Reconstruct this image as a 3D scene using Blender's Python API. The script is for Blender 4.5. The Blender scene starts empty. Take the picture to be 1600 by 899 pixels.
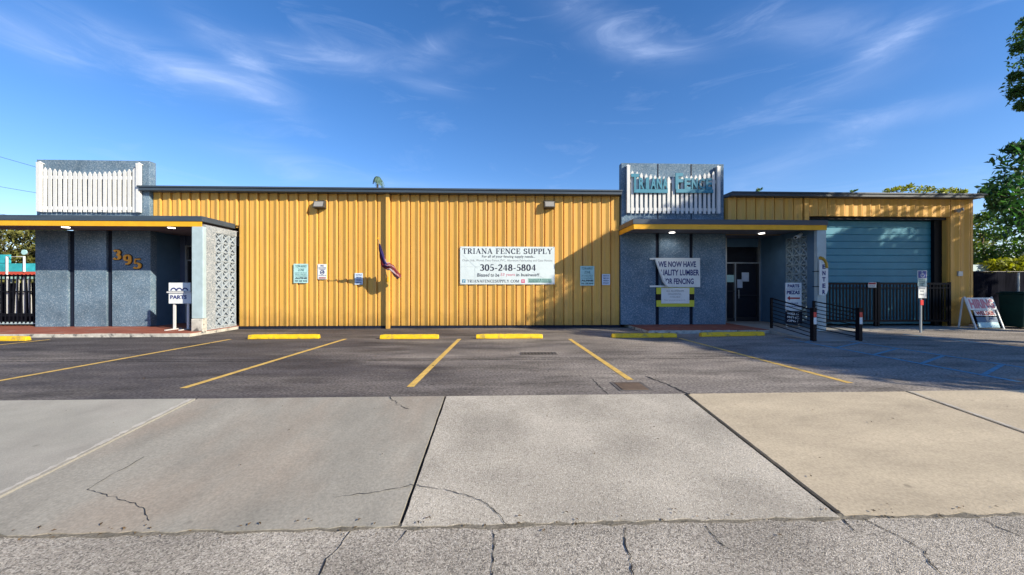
import bpy, math, random
import numpy as np
from mathutils import Vector, Matrix

random.seed(7)
scene = bpy.context.scene
col = scene.collection

# ------------------------------------------------------------------ camera
YAW = math.radians(2.1)
FPX = 600.0                    # focal length in pixels of the 1600 px wide photograph
CH = 1.45
cam_d = bpy.data.cameras.new("camera")
cam_d.sensor_width = 36.0
cam_d.lens = 36.0 * FPX / 1600.0
cam_d.clip_start = 0.05
cam_d.clip_end = 3000
cam = bpy.data.objects.new("camera", cam_d)
cam.location = (0, 0, CH)
cam.rotation_euler = (math.radians(90), 0, -YAW)
col.objects.link(cam)
scene.camera = cam

# ------------------------------------------------------------------ light
SUNV = Vector((2.45, -1.65, 1.45)).normalized()
sun_d = bpy.data.lights.new("sun", 'SUN')
sun_d.energy = 5.0
sun_d.angle = math.radians(0.5)
sun_d.color = (1.0, 0.88, 0.68)
sun = bpy.data.objects.new("sun", sun_d)
sun.rotation_euler = SUNV.to_track_quat('Z', 'Y').to_euler()
sun.location = (30, -20, 20)
col.objects.link(sun)

world = bpy.data.worlds.new("World")
scene.world = world
world.use_nodes = True
wn = world.node_tree.nodes
wl = world.node_tree.links
for n in list(wn):
    wn.remove(n)


def wmath(op, a, b=None, c=None):
    n = wn.new('ShaderNodeMath')
    n.operation = op
    for i, v in enumerate((a, b, c)):
        if v is None:
            continue
        if isinstance(v, (int, float)):
            n.inputs[i].default_value = v
        else:
            wl.new(v, n.inputs[i])
    return n.outputs[0]


sky = wn.new('ShaderNodeTexSky')
sky.sky_type = 'NISHITA'
sky.sun_disc = False
sky.sun_elevation = math.asin(SUNV.z)
sky.sun_rotation = math.atan2(SUNV.x, SUNV.y)
sky.altitude = 0
sky.air_density = 1.0
sky.dust_density = 0.15
sky.ozone_density = 3.0
hs = wn.new('ShaderNodeHueSaturation')
hs.inputs['Saturation'].default_value = 1.26
wl.new(sky.outputs[0], hs.inputs['Color'])
tc = wn.new('ShaderNodeTexCoord')
sep = wn.new('ShaderNodeSeparateXYZ')
wl.new(tc.outputs['Generated'], sep.inputs[0])
dx, dy, dz = sep.outputs
hor = wmath('SQRT', wmath('ADD', wmath('MULTIPLY', dx, dx), wmath('MULTIPLY', dy, dy)))
az = wmath('ARCTAN2', dx, dy)
el = wmath('ARCTAN2', dz, hor)
# fibrous cirrus: noise stretched along the wind, on (azimuth, elevation)
cmb = wn.new('ShaderNodeCombineXYZ')
wl.new(wmath('ADD', wmath('MULTIPLY', az, 2.2), wmath('MULTIPLY', el, 2.0)), cmb.inputs[0])
wl.new(wmath('SUBTRACT', wmath('MULTIPLY', el, 9.0), wmath('MULTIPLY', az, 0.4)), cmb.inputs[1])
nz = wn.new('ShaderNodeTexNoise')
nz.inputs['Scale'].default_value = 1.6
nz.inputs['Detail'].default_value = 9
nz.inputs['Roughness'].default_value = 0.62
nz.inputs['Distortion'].default_value = 0.9
wl.new(cmb.outputs[0], nz.inputs['Vector'])
fib = nz.outputs[0]
nz2 = wn.new('ShaderNodeTexNoise')
nz2.inputs['Scale'].default_value = 1.1
nz2.inputs['Detail'].default_value = 3
wl.new(tc.outputs['Generated'], nz2.inputs['Vector'])
warp = wmath('SUBTRACT', nz2.outputs[0], 0.5)
WISPS = [  # px, py, half length px, half width px, tilt deg, strength
    (40, 62, 90, 22, -8, .55), (170, 55, 120, 11, -10, .6), (300, 110, 130, 20, -3, .6),
    (380, 95, 90, 18, -28, .5), (360, 130, 80, 10, -16, .45), (560, 85, 150, 14, 9, .5),
    (690, 60, 40, 10, 22, .3), (430, 240, 75, 12, 0, .4), (600, 285, 160, 12, 0, .3),
    (960, 30, 90, 20, -22, .45), (1040, 65, 70, 10, -10, .4), (1290, 40, 110, 20, -25, .5),
    (1390, 70, 60, 18, 20, .5), (1410, 180, 110, 12, 0, .5), (1230, 250, 100, 22, 5, .35),
    (1300, 140, 120, 14, 0, .2), (680, 125, 40, 8, -10, .35), (755, 95, 40, 8, 15, .3),
]
total = None
for (px, py, L, Wd, tilt, s) in WISPS:
    u = (px - 800) / FPX
    v = (449.5 - py) / FPX
    a0 = math.atan(u) + YAW
    e0 = math.atan(v / math.sqrt(1 + u * u))
    sa = (L / FPX) / (1 + u * u)
    sb = (Wd / FPX) / math.sqrt(1 + u * u)
    ct, st = math.cos(math.radians(tilt)), math.sin(math.radians(tilt))
    da = wmath('ADD', wmath('SUBTRACT', az, a0), wmath('MULTIPLY', warp, .12))
    de = wmath('ADD', wmath('SUBTRACT', el, e0), wmath('MULTIPLY', warp, .10))
    p = wmath('DIVIDE', wmath('ADD', wmath('MULTIPLY', da, ct), wmath('MULTIPLY', de, st)), sa)
    q = wmath('DIVIDE', wmath('SUBTRACT', wmath('MULTIPLY', de, ct), wmath('MULTIPLY', da, st)), sb)
    r2 = wmath('ADD', wmath('MULTIPLY', p, p), wmath('MULTIPLY', q, q))
    g = wmath('MULTIPLY', wmath('EXPONENT', wmath('MULTIPLY', r2, -0.8)), s)
    total = g if total is None else wmath('ADD', total, g)
fibm = wn.new('ShaderNodeMapRange')
fibm.inputs['From Min'].default_value = 0.27
fibm.inputs['From Max'].default_value = 0.72
wl.new(fib, fibm.inputs[0])
thin = wn.new('ShaderNodeMapRange')
thin.inputs['From Min'].default_value = 0.55
thin.inputs['From Max'].default_value = 0.85
thin.inputs['To Max'].default_value = 0.35
wl.new(fib, thin.inputs[0])
cl = wmath('MINIMUM', wmath('ADD', wmath('MULTIPLY', wmath('MULTIPLY', total, .6), fibm.outputs[0]),
                            wmath('MULTIPLY', thin.outputs[0], 0.55)), 0.8)
mix = wn.new('ShaderNodeMix')
mix.data_type = 'RGBA'
wl.new(cl, mix.inputs[0])
tint = wn.new('ShaderNodeVectorMath')
tint.operation = 'MULTIPLY'
wl.new(hs.outputs[0], tint.inputs[0])
tint.inputs[1].default_value = (1.09, 0.97, 1.09)
wl.new(tint.outputs[0], mix.inputs[6])
mix.inputs[7].default_value = (4.3, 5.2, 7.4, 1)
bg = wn.new('ShaderNodeBackground')
bg.inputs['Strength'].default_value = 0.105
wl.new(mix.outputs[2], bg.inputs['Color'])
wo = wn.new('ShaderNodeOutputWorld')
wl.new(bg.outputs[0], wo.inputs[0])

scene.view_settings.view_transform = 'Standard'
scene.view_settings.look = 'None'
scene.view_settings.gamma = 1
scene.view_settings.exposure = 0.76
scene.cycles.max_bounces = 6
scene.cycles.transparent_max_bounces = 6
scene.cycles.caustics_reflective = False
scene.cycles.caustics_refractive = False

# ------------------------------------------------------------------ photo geometry helpers
SA, CA = math.sin(YAW), math.cos(YAW)


def at(px, py, Y):
    """the point of the vertical plane y = Y seen at a pixel of the photograph"""
    u = (px - 800) / FPX
    v = (449.5 - py) / FPX
    t = Y / (CA - SA * u)
    return Vector(((SA + CA * u) * t, Y, CH + v * t))


def X_(px, Y):
    return at(px, 450, Y).x


def Z_(py, px, Y):
    return at(px, py, Y).z


def gr(px, py, z0=0.0, slope=0.0, y0=0.0):
    """the point of the plane z = z0 + slope*(y-y0) seen at a pixel"""
    u = (px - 800) / FPX
    v = (449.5 - py) / FPX
    dxx, dyy = SA + CA * u, CA - SA * u
    t = (z0 - slope * y0 - CH) / (v - slope * dyy)
    return Vector((dxx * t, dyy * t, CH + v * t))


# ------------------------------------------------------------------ materials
MATS = {}


def M(name, c, rough=0.6, var=0.12, vs=3.0, bump=0.0, bs=60.0, metal=0.0, spec=0.4, c2=None, c2s=1.0,
      c2lo=0.45, c2hi=0.7, gradx=None, stain=None, spots=0.0, basedirt=0.0, objvar=0.0, grain=0.0, gs=180.0, stretch=None, transl=None, island=0.0, emit=None):
    if name in MATS:
        return MATS[name]
    m = bpy.data.materials.new(name)
    m.use_nodes = True
    nt = m.node_tree
    N, L = nt.nodes, nt.links
    bsdf = N['Principled BSDF']
    geo = N.new('ShaderNodeNewGeometry')
    vec = geo.outputs['Position']
    if stretch:
        mp = N.new('ShaderNodeMapping')
        mp.inputs['Scale'].default_value = stretch
        L.new(vec, mp.inputs[0])
        svec = mp.outputs[0]
    else:
        svec = vec

    def noise(scale, detail=5, v=None, rough_=0.6):
        n = N.new('ShaderNodeTexNoise')
        n.inputs['Scale'].default_value = scale
        n.inputs['Detail'].default_value = detail
        n.inputs['Roughness'].default_value = rough_
        L.new(v if v is not None else vec, n.inputs['Vector'])
        return n.outputs[0]

    def mr(inp, a, b, lo, hi):
        n = N.new('ShaderNodeMapRange')
        n.inputs['From Min'].default_value = a
        n.inputs['From Max'].default_value = b
        n.inputs['To Min'].default_value = lo
        n.inputs['To Max'].default_value = hi
        L.new(inp, n.inputs[0])
        return n.outputs[0]

    def mul(a, b):
        n = N.new('ShaderNodeMath')
        n.operation = 'MULTIPLY'
        L.new(a, n.inputs[0])
        if isinstance(b, float):
            n.inputs[1].default_value = b
        else:
            L.new(b, n.inputs[1])
        return n.outputs[0]
    if c2 is not None:
        mx = N.new('ShaderNodeMix')
        mx.data_type = 'RGBA'
        fac = mr(noise(c2s, 6, svec), c2lo, c2hi, 0, 1)
        if gradx:       # paler towards one side: sun glare put into the colour
            sx = N.new('ShaderNodeSeparateXYZ')
            L.new(vec, sx.inputs[0])
            g_ = mr(sx.outputs[0], gradx[0], gradx[1], gradx[2], gradx[3])
            ad = N.new('ShaderNodeMath')
            ad.operation = 'ADD'
            ad.use_clamp = True
            L.new(fac, ad.inputs[0])
            L.new(g_, ad.inputs[1])
            fac = ad.outputs[0]
        L.new(fac, mx.inputs[0])
        mx.inputs[6].default_value = (*c, 1)
        mx.inputs[7].default_value = (*c2, 1)
        base = mx.outputs[2]
    else:
        rgb = N.new('ShaderNodeRGB')
        rgb.outputs[0].default_value = (*c, 1)
        base = rgb.outputs[0]
    f = mr(noise(vs, 6, svec), 0.3, 0.7, 1 - var, 1 + var)
    if grain:
        f = mul(f, mr(noise(gs, 2), 0.3, 0.7, 1 - grain, 1 + grain))
    if stain:           # oil and water marks: (scale, low, high, darkest)
        f = mul(f, mr(noise(stain[0], 7, svec, .65), stain[1], stain[2], 1, stain[3]))
    if spots:           # small dark spots of gum and grit
        vo = N.new('ShaderNodeTexVoronoi')
        vo.inputs['Scale'].default_value = spots
        L.new(vec, vo.inputs['Vector'])
        f = mul(f, mr(vo.outputs['Distance'], .035, .075, .62, 1))
    if basedirt:        # splash dirt along the foot of a wall
        sx = N.new('ShaderNodeSeparateXYZ')
        L.new(vec, sx.inputs[0])
        a1 = N.new('ShaderNodeMath')
        a1.operation = 'MULTIPLY_ADD'
        L.new(noise(2.2, 6), a1.inputs[0])
        a1.inputs[1].default_value = -1.1
        L.new(sx.outputs[2], a1.inputs[2])
        f = mul(f, mr(a1.outputs[0], -.45, .15, 1 - basedirt, 1))
    if objvar:
        oi = N.new('ShaderNodeObjectInfo')
        f = mul(f, mr(oi.outputs['Random'], 0, 1, 1 - objvar, 1 + objvar))
    if island:
        f = mul(f, mr(geo.outputs['Random Per Island'], 0, 1, 1 - island, 1 + island))
    sc = N.new('ShaderNodeVectorMath')
    sc.operation = 'SCALE'
    L.new(base, sc.inputs[0])
    L.new(f, sc.inputs['Scale'])
    L.new(sc.outputs[0], bsdf.inputs['Base Color'])
    bsdf.inputs['Roughness'].default_value = rough
    bsdf.inputs['Metallic'].default_value = metal
    bsdf.inputs['Specular IOR Level'].default_value = spec
    if bump:
        bp = N.new('ShaderNodeBump')
        bp.inputs['Strength'].default_value = min(bump, 1.0)
        bp.inputs['Distance'].default_value = 0.01 * max(1.0, bump)
        L.new(noise(bs, 4), bp.inputs['Height'])
        L.new(bp.outputs[0], bsdf.inputs['Normal'])
    if transl:
        tr = N.new('ShaderNodeBsdfTranslucent')
        sc2 = N.new('ShaderNodeVectorMath')
        sc2.operation = 'MULTIPLY'
        L.new(sc.outputs[0], sc2.inputs[0])
        sc2.inputs[1].default_value = transl
        L.new(sc2.outputs[0], tr.inputs[0])
        ms = N.new('ShaderNodeMixShader')
        ms.inputs[0].default_value = 0.35
        L.new(bsdf.outputs[0], ms.inputs[1])
        L.new(tr.outputs[0], ms.inputs[2])
        L.new(ms.outputs[0], N['Material Output'].inputs[0])
    if emit:
        bsdf.inputs['Emission Color'].default_value = (*emit[0], 1)
        bsdf.inputs['Emission Strength'].default_value = emit[1]
    MATS[name] = m
    return m


def speckled(name, base, dark, light, scale=28.0, bump=0.8, rough=0.9, var=0.15, light_at=0.8, dark_at=0.35, soft=0.12,
             ratio=1.0):
    """pebble-dash, exposed aggregate and worn asphalt: stones of several tones with relief"""
    m = bpy.data.materials.new(name)
    m.use_nodes = True
    N, L = m.node_tree.nodes, m.node_tree.links
    bsdf = N['Principled BSDF']
    geo = N.new('ShaderNodeNewGeometry')
    vo = N.new('ShaderNodeTexVoronoi')
    vo.inputs['Scale'].default_value = scale
    L.new(geo.outputs['Position'], vo.inputs['Vector'])
    sepc = N.new('ShaderNodeSeparateColor')
    L.new(vo.outputs['Color'], sepc.inputs[0])
    ramp = N.new('ShaderNodeValToRGB')
    e = ramp.color_ramp.elements
    e[0].position = max(0.0, dark_at - soft)
    e[0].color = (*dark, 1)
    e[1].position = dark_at + soft
    e[1].color = (*base, 1)
    a = ramp.color_ramp.elements.new(max(dark_at + soft + .01, light_at - soft))
    a.color = (*base, 1)
    b = ramp.color_ramp.elements.new(min(1.0, light_at + soft))
    b.color = (*light, 1)
    L.new(sepc.outputs[0], ramp.inputs[0])
    n1 = N.new('ShaderNodeTexNoise')
    n1.inputs['Scale'].default_value = 1.3
    n1.inputs['Detail'].default_value = 7
    L.new(geo.outputs['Position'], n1.inputs['Vector'])
    mr = N.new('ShaderNodeMapRange')
    mr.inputs['From Min'].default_value = 0.3
    mr.inputs['From Max'].default_value = 0.7
    mr.inputs['To Min'].default_value = 1 - var
    mr.inputs['To Max'].default_value = 1 + var
    L.new(n1.outputs[0], mr.inputs[0])
    sc = N.new('ShaderNodeVectorMath')
    sc.operation = 'SCALE'
    L.new(ramp.outputs[0], sc.inputs[0])
    L.new(mr.outputs[0], sc.inputs['Scale'])
    L.new(sc.outputs[0], bsdf.inputs['Base Color'])
    bsdf.inputs['Roughness'].default_value = rough
    bsdf.inputs['Specular IOR Level'].default_value = 0.2
    n2 = N.new('ShaderNodeTexNoise')
    n2.inputs['Scale'].default_value = scale * 1.3
    n2.inputs['Detail'].default_value = 3
    L.new(geo.outputs['Position'], n2.inputs['Vector'])
    bp = N.new('ShaderNodeBump')
    bp.inputs['Strength'].default_value = min(1, bump)
    bp.inputs['Distance'].default_value = 0.012
    L.new(n2.outputs[0], bp.inputs['Height'])
    L.new(bp.outputs[0], bsdf.inputs['Normal'])
    MATS[name] = m
    return m


def glass_mat(name, c, rough=0.03):
    m = bpy.data.materials.new(name)
    m.use_nodes = True
    b = m.node_tree.nodes['Principled BSDF']
    b.inputs['Base Color'].default_value = (*c, 1)
    b.inputs['Roughness'].default_value = rough
    b.inputs['Specular IOR Level'].default_value = 0.5
    MATS[name] = m
    return m


m_yellow = M('yellow siding paint', (0.63, 0.37, 0.080), rough=.5, basedirt=.32, stain=(1.6, .58, .78, .80), bump=1.0, bs=1.6, var=.07, vs=2.2, objvar=.05, stretch=(6, 1, .35),
             c2=(0.60, 0.355, 0.11), c2s=2.0, c2lo=.4, c2hi=.75, grain=.04, gs=60, spec=.3)
m_yellow2 = M('bright yellow trim paint', (0.70, 0.37, 0.015), rough=.45, var=.1, vs=5, spec=.35)
m_stop = M('wheel stop yellow paint', (0.70, 0.46, 0.010), rough=.55, var=.12, vs=7, grain=.1, gs=50,
           c2=(0.34, 0.25, 0.06), c2s=4.5, c2lo=.54, c2hi=.66, bump=.35, bs=50)
m_flash = M('blue grey metal flashing', (0.042, 0.062, 0.088), rough=.45, var=.2, vs=3, stretch=(.3, 1, 4), spec=.4)
m_roof = M('grey roof sheet', (0.30, 0.31, 0.32), rough=.7)
m_stucco = speckled('blue grey pebble stucco', (0.128, 0.198, 0.275), (0.085, 0.145, 0.215), (0.27, 0.335, 0.405),
                    scale=44, bump=.9, light_at=.9, dark_at=.25, var=.22)
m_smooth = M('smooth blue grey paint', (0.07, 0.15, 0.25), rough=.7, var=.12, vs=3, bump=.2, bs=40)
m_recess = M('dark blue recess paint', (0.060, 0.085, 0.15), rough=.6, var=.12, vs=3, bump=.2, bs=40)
m_channel = M('dark navy channel paint', (0.012, 0.017, 0.034), rough=.6, var=.2, vs=4, spec=.15)
m_white = M('white fence paint', (0.58, 0.60, 0.61), rough=.45, var=.05, vs=6, objvar=.03)
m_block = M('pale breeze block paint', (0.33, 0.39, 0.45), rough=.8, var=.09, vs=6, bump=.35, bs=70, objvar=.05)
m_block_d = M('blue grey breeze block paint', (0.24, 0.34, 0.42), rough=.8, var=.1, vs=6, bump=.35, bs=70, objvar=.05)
m_pale = M('pale blue post paint', (0.36, 0.47, 0.52), rough=.5, var=.1, vs=5)
m_soffit = M('grey soffit boards', (0.20, 0.20, 0.23), rough=.7, var=.15, vs=4, objvar=.12)
m_redslab = M('worn red porch paint', (0.25, 0.075, 0.045), rough=.75, var=.2, vs=3, c2=(0.30, 0.20, 0.16), c2s=2.5,
              c2lo=.55, c2hi=.75, bump=.2)
m_edge = M('weathered whitish kerb concrete', (0.45, 0.44, 0.40), rough=.9, var=.25, vs=6, c2=(0.10, 0.10, 0.10), c2s=5,
           c2lo=.55, c2hi=.66, bump=.6, bs=40)
m_concrete_pad = M('old concrete pad', (0.30, 0.30, 0.28), rough=.9, var=.15, vs=2, grain=.12, bump=.3, bs=120)
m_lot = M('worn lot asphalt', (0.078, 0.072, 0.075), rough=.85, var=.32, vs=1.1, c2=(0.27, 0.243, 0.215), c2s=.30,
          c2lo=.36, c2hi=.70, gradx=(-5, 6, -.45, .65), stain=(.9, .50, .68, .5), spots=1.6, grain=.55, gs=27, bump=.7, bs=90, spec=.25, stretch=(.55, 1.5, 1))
m_tar = M('black crack filler', (0.018, 0.018, 0.019), rough=.8, var=.2)
m_line = M('worn yellow line paint', (0.60, 0.40, 0.10), rough=.7, var=.2, vs=6, c2=(0.26, 0.20, 0.11), c2s=14, c2lo=.55,
           c2hi=.72, grain=.15, gs=70)
m_blue_line = M('worn pale blue line paint', (0.12, 0.30, 0.42), rough=.7, var=.2, vs=6, c2=(0.12, 0.17, 0.2), c2s=10,
                c2lo=.52, c2hi=.7)
m_slab_a = M('grey brushed concrete', (0.275, 0.262, 0.226), rough=.9, var=.16, vs=1.3, c2=(0.285, 0.25, 0.205), c2s=.7, spots=1.9, stain=(.9, .55, .75, .8),
             c2lo=.45, c2hi=.65, grain=.16, gs=45, bump=.35, bs=110, stretch=(1.6, .7, 1))
m_slab_w = M('pale grey concrete', (0.31, 0.302, 0.265), rough=.9, var=.15, vs=1.3, spots=1.8, stain=(1.0, .55, .75, .8), grain=.10, gs=80, bump=.35, bs=110,
             c2=(0.29, 0.275, 0.245), c2s=.6)
m_slab_c = M('tan brushed concrete', (0.425, 0.365, 0.268), rough=.9, var=.15, vs=1.3, spots=2.2, stain=(1.1, .53, .75, .78), grain=.15, gs=45, bump=.35, bs=110,
             c2=(0.38, 0.325, 0.24), c2s=.7, stretch=(.7, 1.5, 1))
m_slab_b = speckled('exposed aggregate concrete', (0.40, 0.37, 0.315), (0.26, 0.24, 0.205), (0.53, 0.50, 0.44), scale=110,
                    bump=.8, var=.20, light_at=.85, dark_at=.15)
m_road = speckled('coarse worn road asphalt', (0.38, 0.348, 0.297), (0.18, 0.165, 0.143), (0.57, 0.53, 0.465), scale=112,
                  bump=1.0, var=.22, light_at=.82, dark_at=.25)
m_gutter = M('dirty gutter edge', (0.16, 0.145, 0.115), rough=.95, var=.35, vs=4, grain=.35, gs=50, bump=.8, bs=50)
m_dirt = M('dry grass and dirt', (0.12, 0.13, 0.06), rough=.95, var=.4, vs=1.5, grain=.3, gs=30)
m_teal_door = M('blue grey roll door paint', (0.045, 0.225, 0.335), rough=.5, var=.08, vs=2.5, objvar=.05, spec=.35)
m_black = M('black gate paint', (0.005, 0.006, 0.010), rough=.45, var=.2, spec=.12)
m_navy = M('dark navy mesh cloth', (0.006, 0.007, 0.013), rough=.9, var=.3, vs=2, spec=.03)
m_metal = M('brushed aluminium', (0.42, 0.44, 0.46), rough=.35, var=.1, metal=.7)
m_galv = M('galvanised post', (0.36, 0.40, 0.42), rough=.45, var=.15, metal=.4)
m_lamp = M('grey lamp housing', (0.055, 0.05, 0.045), rough=.5, var=.1)
m_lens = M('frosted lamp lens', (0.26, 0.26, 0.25), rough=.25, var=.08)
m_glass = glass_mat('dark door glass', (0.012, 0.013, 0.02))
m_frame = M('dark bronze door frame', (0.02, 0.02, 0.025), rough=.4, var=.1)
m_paper = M('white paper', (0.75, 0.76, 0.78), rough=.8, var=.04)
m_banner = M('white vinyl banner', (0.54, 0.63, 0.67), rough=.45, var=.05, vs=2.5, bump=1.6, bs=2.2)
m_vinyl = M('white sign face', (0.64, 0.69, 0.72), rough=.5, var=.06, vs=5)
m_sign_teal = M('pale teal sign face', (0.36, 0.60, 0.62), rough=.5, var=.10, vs=9)
m_ink = M('navy black ink', (0.012, 0.016, 0.04), rough=.6, var=.05)
m_blueink = M('deep blue ink', (0.012, 0.025, 0.16), rough=.6, var=.05)
m_greenink = M('dark green ink', (0.02, 0.10, 0.11), rough=.6, var=.05)
m_redink = M('dark red ink', (0.30, 0.02, 0.03), rough=.6, var=.05)
m_pinkink = M('faded pink red ink', (0.50, 0.20, 0.27), rough=.6, var=.1)
m_greyink = M('grey ink', (0.22, 0.25, 0.28), rough=.6, var=.05)
m_gold = M('gold orange numeral paint', (0.74, 0.33, 0.02), rough=.35, var=.06)
m_lime = M('yellow green board', (0.52, 0.54, 0.04), rough=.5, var=.1)
m_tealwood = M('teal painted wood', (0.03, 0.19, 0.29), rough=.55, var=.15, vs=6)
m_red = M('red reflective tape', (0.55, 0.03, 0.03), rough=.35, var=.05)
m_bin = M('dark green bin plastic', (0.008, 0.036, 0.030), rough=.5, var=.15, spec=.2)
m_bark = M('tree bark', (0.12, 0.095, 0.07), rough=.95, var=.3, vs=8, bump=.8, bs=20)
m_leaf = M('mid green leaves', (0.068, 0.125, 0.030), rough=.5, var=.2, vs=.8, island=.5, transl=(1.6, 1.9, .6), spec=.35)
m_leaf_d = M('deep green leaves', (0.036, 0.10, 0.036), rough=.45, var=.25, vs=.7, island=.5, transl=(1.3, 1.7, .6), spec=.4)
m_leaf_y = M('yellow green leaves', (0.22, 0.25, 0.025), rough=.5, var=.2, vs=.9, island=.5, transl=(1.5, 1.5, .4))
m_leaf_o = M('olive autumn leaves', (0.13, 0.135, 0.032), rough=.6, var=.3, vs=.7, island=.6, transl=(1.5, 1.3, .5))
m_light = M('lit lamp disc', (0.9, 0.88, 0.8), rough=.5, emit=((1.0, .93, .85), 4.0))
m_wire = M('black cable', (0.05, 0.06, 0.07), rough=.6)
m_red_rail = M('red painted rail', (0.50, 0.07, 0.04), rough=.5)
m_cyan = M('turquoise panel paint', (0.03, 0.36, 0.42), rough=.5, var=.25, vs=3)
m_dkblue = M('sign blue', (0.012, 0.04, 0.25), rough=.45, var=.05)

# ------------------------------------------------------------------ mesh helpers


class MB:
    def __init__(s):
        s.v = []
        s.f = []
        s.mi = []
        s.cur = 0

    def add(s, vs, fs):
        o = len(s.v)
        s.v += [Vector(v) for v in vs]
        for f in fs:
            s.f.append([i + o for i in f])
            s.mi.append(s.cur)
        return s

    def box(s, x0, x1, y0, y1, z0, z1):
        return s.add([(x0, y0, z0), (x1, y0, z0), (x1, y1, z0), (x0, y1, z0), (x0, y0, z1), (x1, y0, z1), (x1, y1, z1), (x0, y1, z1)],
                     [(0, 3, 2, 1), (4, 5, 6, 7), (0, 1, 5, 4), (1, 2, 6, 5), (2, 3, 7, 6), (3, 0, 4, 7)])

    def prism(s, poly, y0, y1):
        """polygon in x,z (counter-clockwise seen from -y) extruded along y"""
        n = len(poly)
        vs = [(x, y0, z) for x, z in poly] + [(x, y1, z) for x, z in poly]
        fs = [list(range(n)), list(range(2 * n - 1, n - 1, -1))]
        for i in range(n):
            j = (i + 1) % n
            fs.append((i, i + n, j + n, j))
        return s.add(vs, fs)

    def prism_z(s, poly, z0, z1):
        n = len(poly)
        vs = [(x, y, z0) for x, y in poly] + [(x, y, z1) for x, y in poly]
        fs = [list(range(n - 1, -1, -1)), list(range(n, 2 * n))]
        for i in range(n):
            j = (i + 1) % n
            fs.append((i, j, j + n, i + n))
        return s.add(vs, fs)

    def prism_x(s, poly, x0, x1):
        n = len(poly)
        vs = [(x0, y, z) for y, z in poly] + [(x1, y, z) for y, z in poly]
        fs = [list(range(n - 1, -1, -1)), list(range(n, 2 * n))]
        for i in range(n):
            j = (i + 1) % n
            fs.append((i, j, j + n, i + n))
        return s.add(vs, fs)

    def tube(s, pts, rs, n=8, cap=True):
        pts = [Vector(p) for p in pts]
        if isinstance(rs, (int, float)):
            rs = [rs] * len(pts)
        o = len(s.v)
        for i, p in enumerate(pts):
            d = (pts[min(i + 1, len(pts) - 1)] - pts[max(i - 1, 0)])
            d = d.normalized() if d.length > 1e-9 else Vector((0, 0, 1))
            ref = Vector((0, 0, 1)) if abs(d.z) < 0.9 else Vector((1, 0, 0))
            a = d.cross(ref).normalized()
            b = d.cross(a)
            for k in range(n):
                t = 2 * math.pi * k / n
                s.v.append(p + (a * math.cos(t) + b * math.sin(t)) * rs[i])
        for i in range(len(pts) - 1):
            for k in range(n):
                k2 = (k + 1) % n
                s.f.append([o + i * n + k, o + i * n + k2, o + (i + 1) * n + k2, o + (i + 1) * n + k])
                s.mi.append(s.cur)
        if cap:
            s.f.append([o + k for k in range(n)][::-1])
            s.mi.append(s.cur)
            s.f.append([o + (len(pts) - 1) * n + k for k in range(n)])
            s.mi.append(s.cur)
        return s

    def bar(s, a, b, w, h, up=(0, 0, 1)):
        """a square bar from a to b, w wide across, h along 'up'"""
        a, b, up = Vector(a), Vector(b), Vector(up)
        d = (b - a).normalized()
        r = d.cross(up)
        if r.length < 1e-6:
            r = d.cross(Vector((0, 1, 0)))
        r.normalize()
        u = r.cross(d).normalized()
        r, u = r * w / 2, u * h / 2
        vs = [a - r - u, a + r - u, a + r + u, a - r + u, b - r - u, b + r - u, b + r + u, b - r + u]
        return s.add(vs, [(0, 3, 2, 1), (4, 5, 6, 7), (0, 1, 5, 4), (1, 2, 6, 5), (2, 3, 7, 6), (3, 0, 4, 7)])

    def disc(s, c, n_, r, seg=16, h=0.02):
        c, n_ = Vector(c), Vector(n_).normalized()
        return s.tube([c, c + n_ * h], r, seg)


def link(o, parent=None):
    col.objects.link(o)
    if parent is not None:
        o.parent = parent
    return o


def mesh_of(name, mb, mats):
    me = bpy.data.meshes.new(name)
    me.from_pydata([tuple(v) for v in mb.v], [], mb.f)
    if not isinstance(mats, (list, tuple)):
        mats = [mats]
    for m in mats:
        me.materials.append(m)
    if len(mats) > 1:
        me.polygons.foreach_set('material_index', mb.mi)
    me.update()
    return me


def thing(name, label, cat, loc=(0, 0, 0), group=None, rz=0.0):
    o = bpy.data.objects.new(name, None)
    o.empty_display_size = .2
    o.location = loc
    o.rotation_euler = (0, 0, rz)
    o['label'] = label
    o['category'] = cat
    if group:
        o['group'] = group
    return link(o)


def tag(o, label, cat, group=None):
    o['label'] = label
    o['category'] = cat
    if group:
        o['group'] = group
    return o


def root_loc(p):
    v = Vector((0, 0, 0))
    while p is not None:
        v += p.location
        p = p.parent
    return v


def part(name, mb, mats, parent=None, local=False, bevel=0.0, smooth=False):
    """mesh from world coordinates (or the parent's own, with local) as one object"""
    if parent is not None and not local:
        off = root_loc(parent)
        for v in mb.v:
            v -= off
    o = bpy.data.objects.new(name, mesh_of(name, mb, mats))
    link(o, parent)
    if smooth:
        for p in o.data.polygons:
            p.use_smooth = True
    if bevel:
        b = o.modifiers.new('bevel', 'BEVEL')
        b.width = bevel
        b.segments = 2
        b.limit_method = 'ANGLE'
    return o


def solo(name, mb, mats, label, cat, origin, group=None, bevel=0.0, smooth=False):
    """a thing that is one mesh, its origin at its base"""
    og = Vector(origin)
    for v in mb.v:
        v -= og
    o = part(name, mb, mats, None, bevel=bevel, smooth=smooth)
    o.location = og
    return tag(o, label, cat, group)


def piece(name, me, parent, loc, rot=None):
    o = bpy.data.objects.new(name, me)
    o.location = loc
    if rot:
        o.rotation_euler = rot
    return link(o, parent)


def structure(name, mb, mats, bevel=0.0):
    o = part(name, mb, mats, None, bevel=bevel)
    o['kind'] = 'structure'
    return o


# ------------------------------------------------------------------ lettering
_GL = {}


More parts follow.
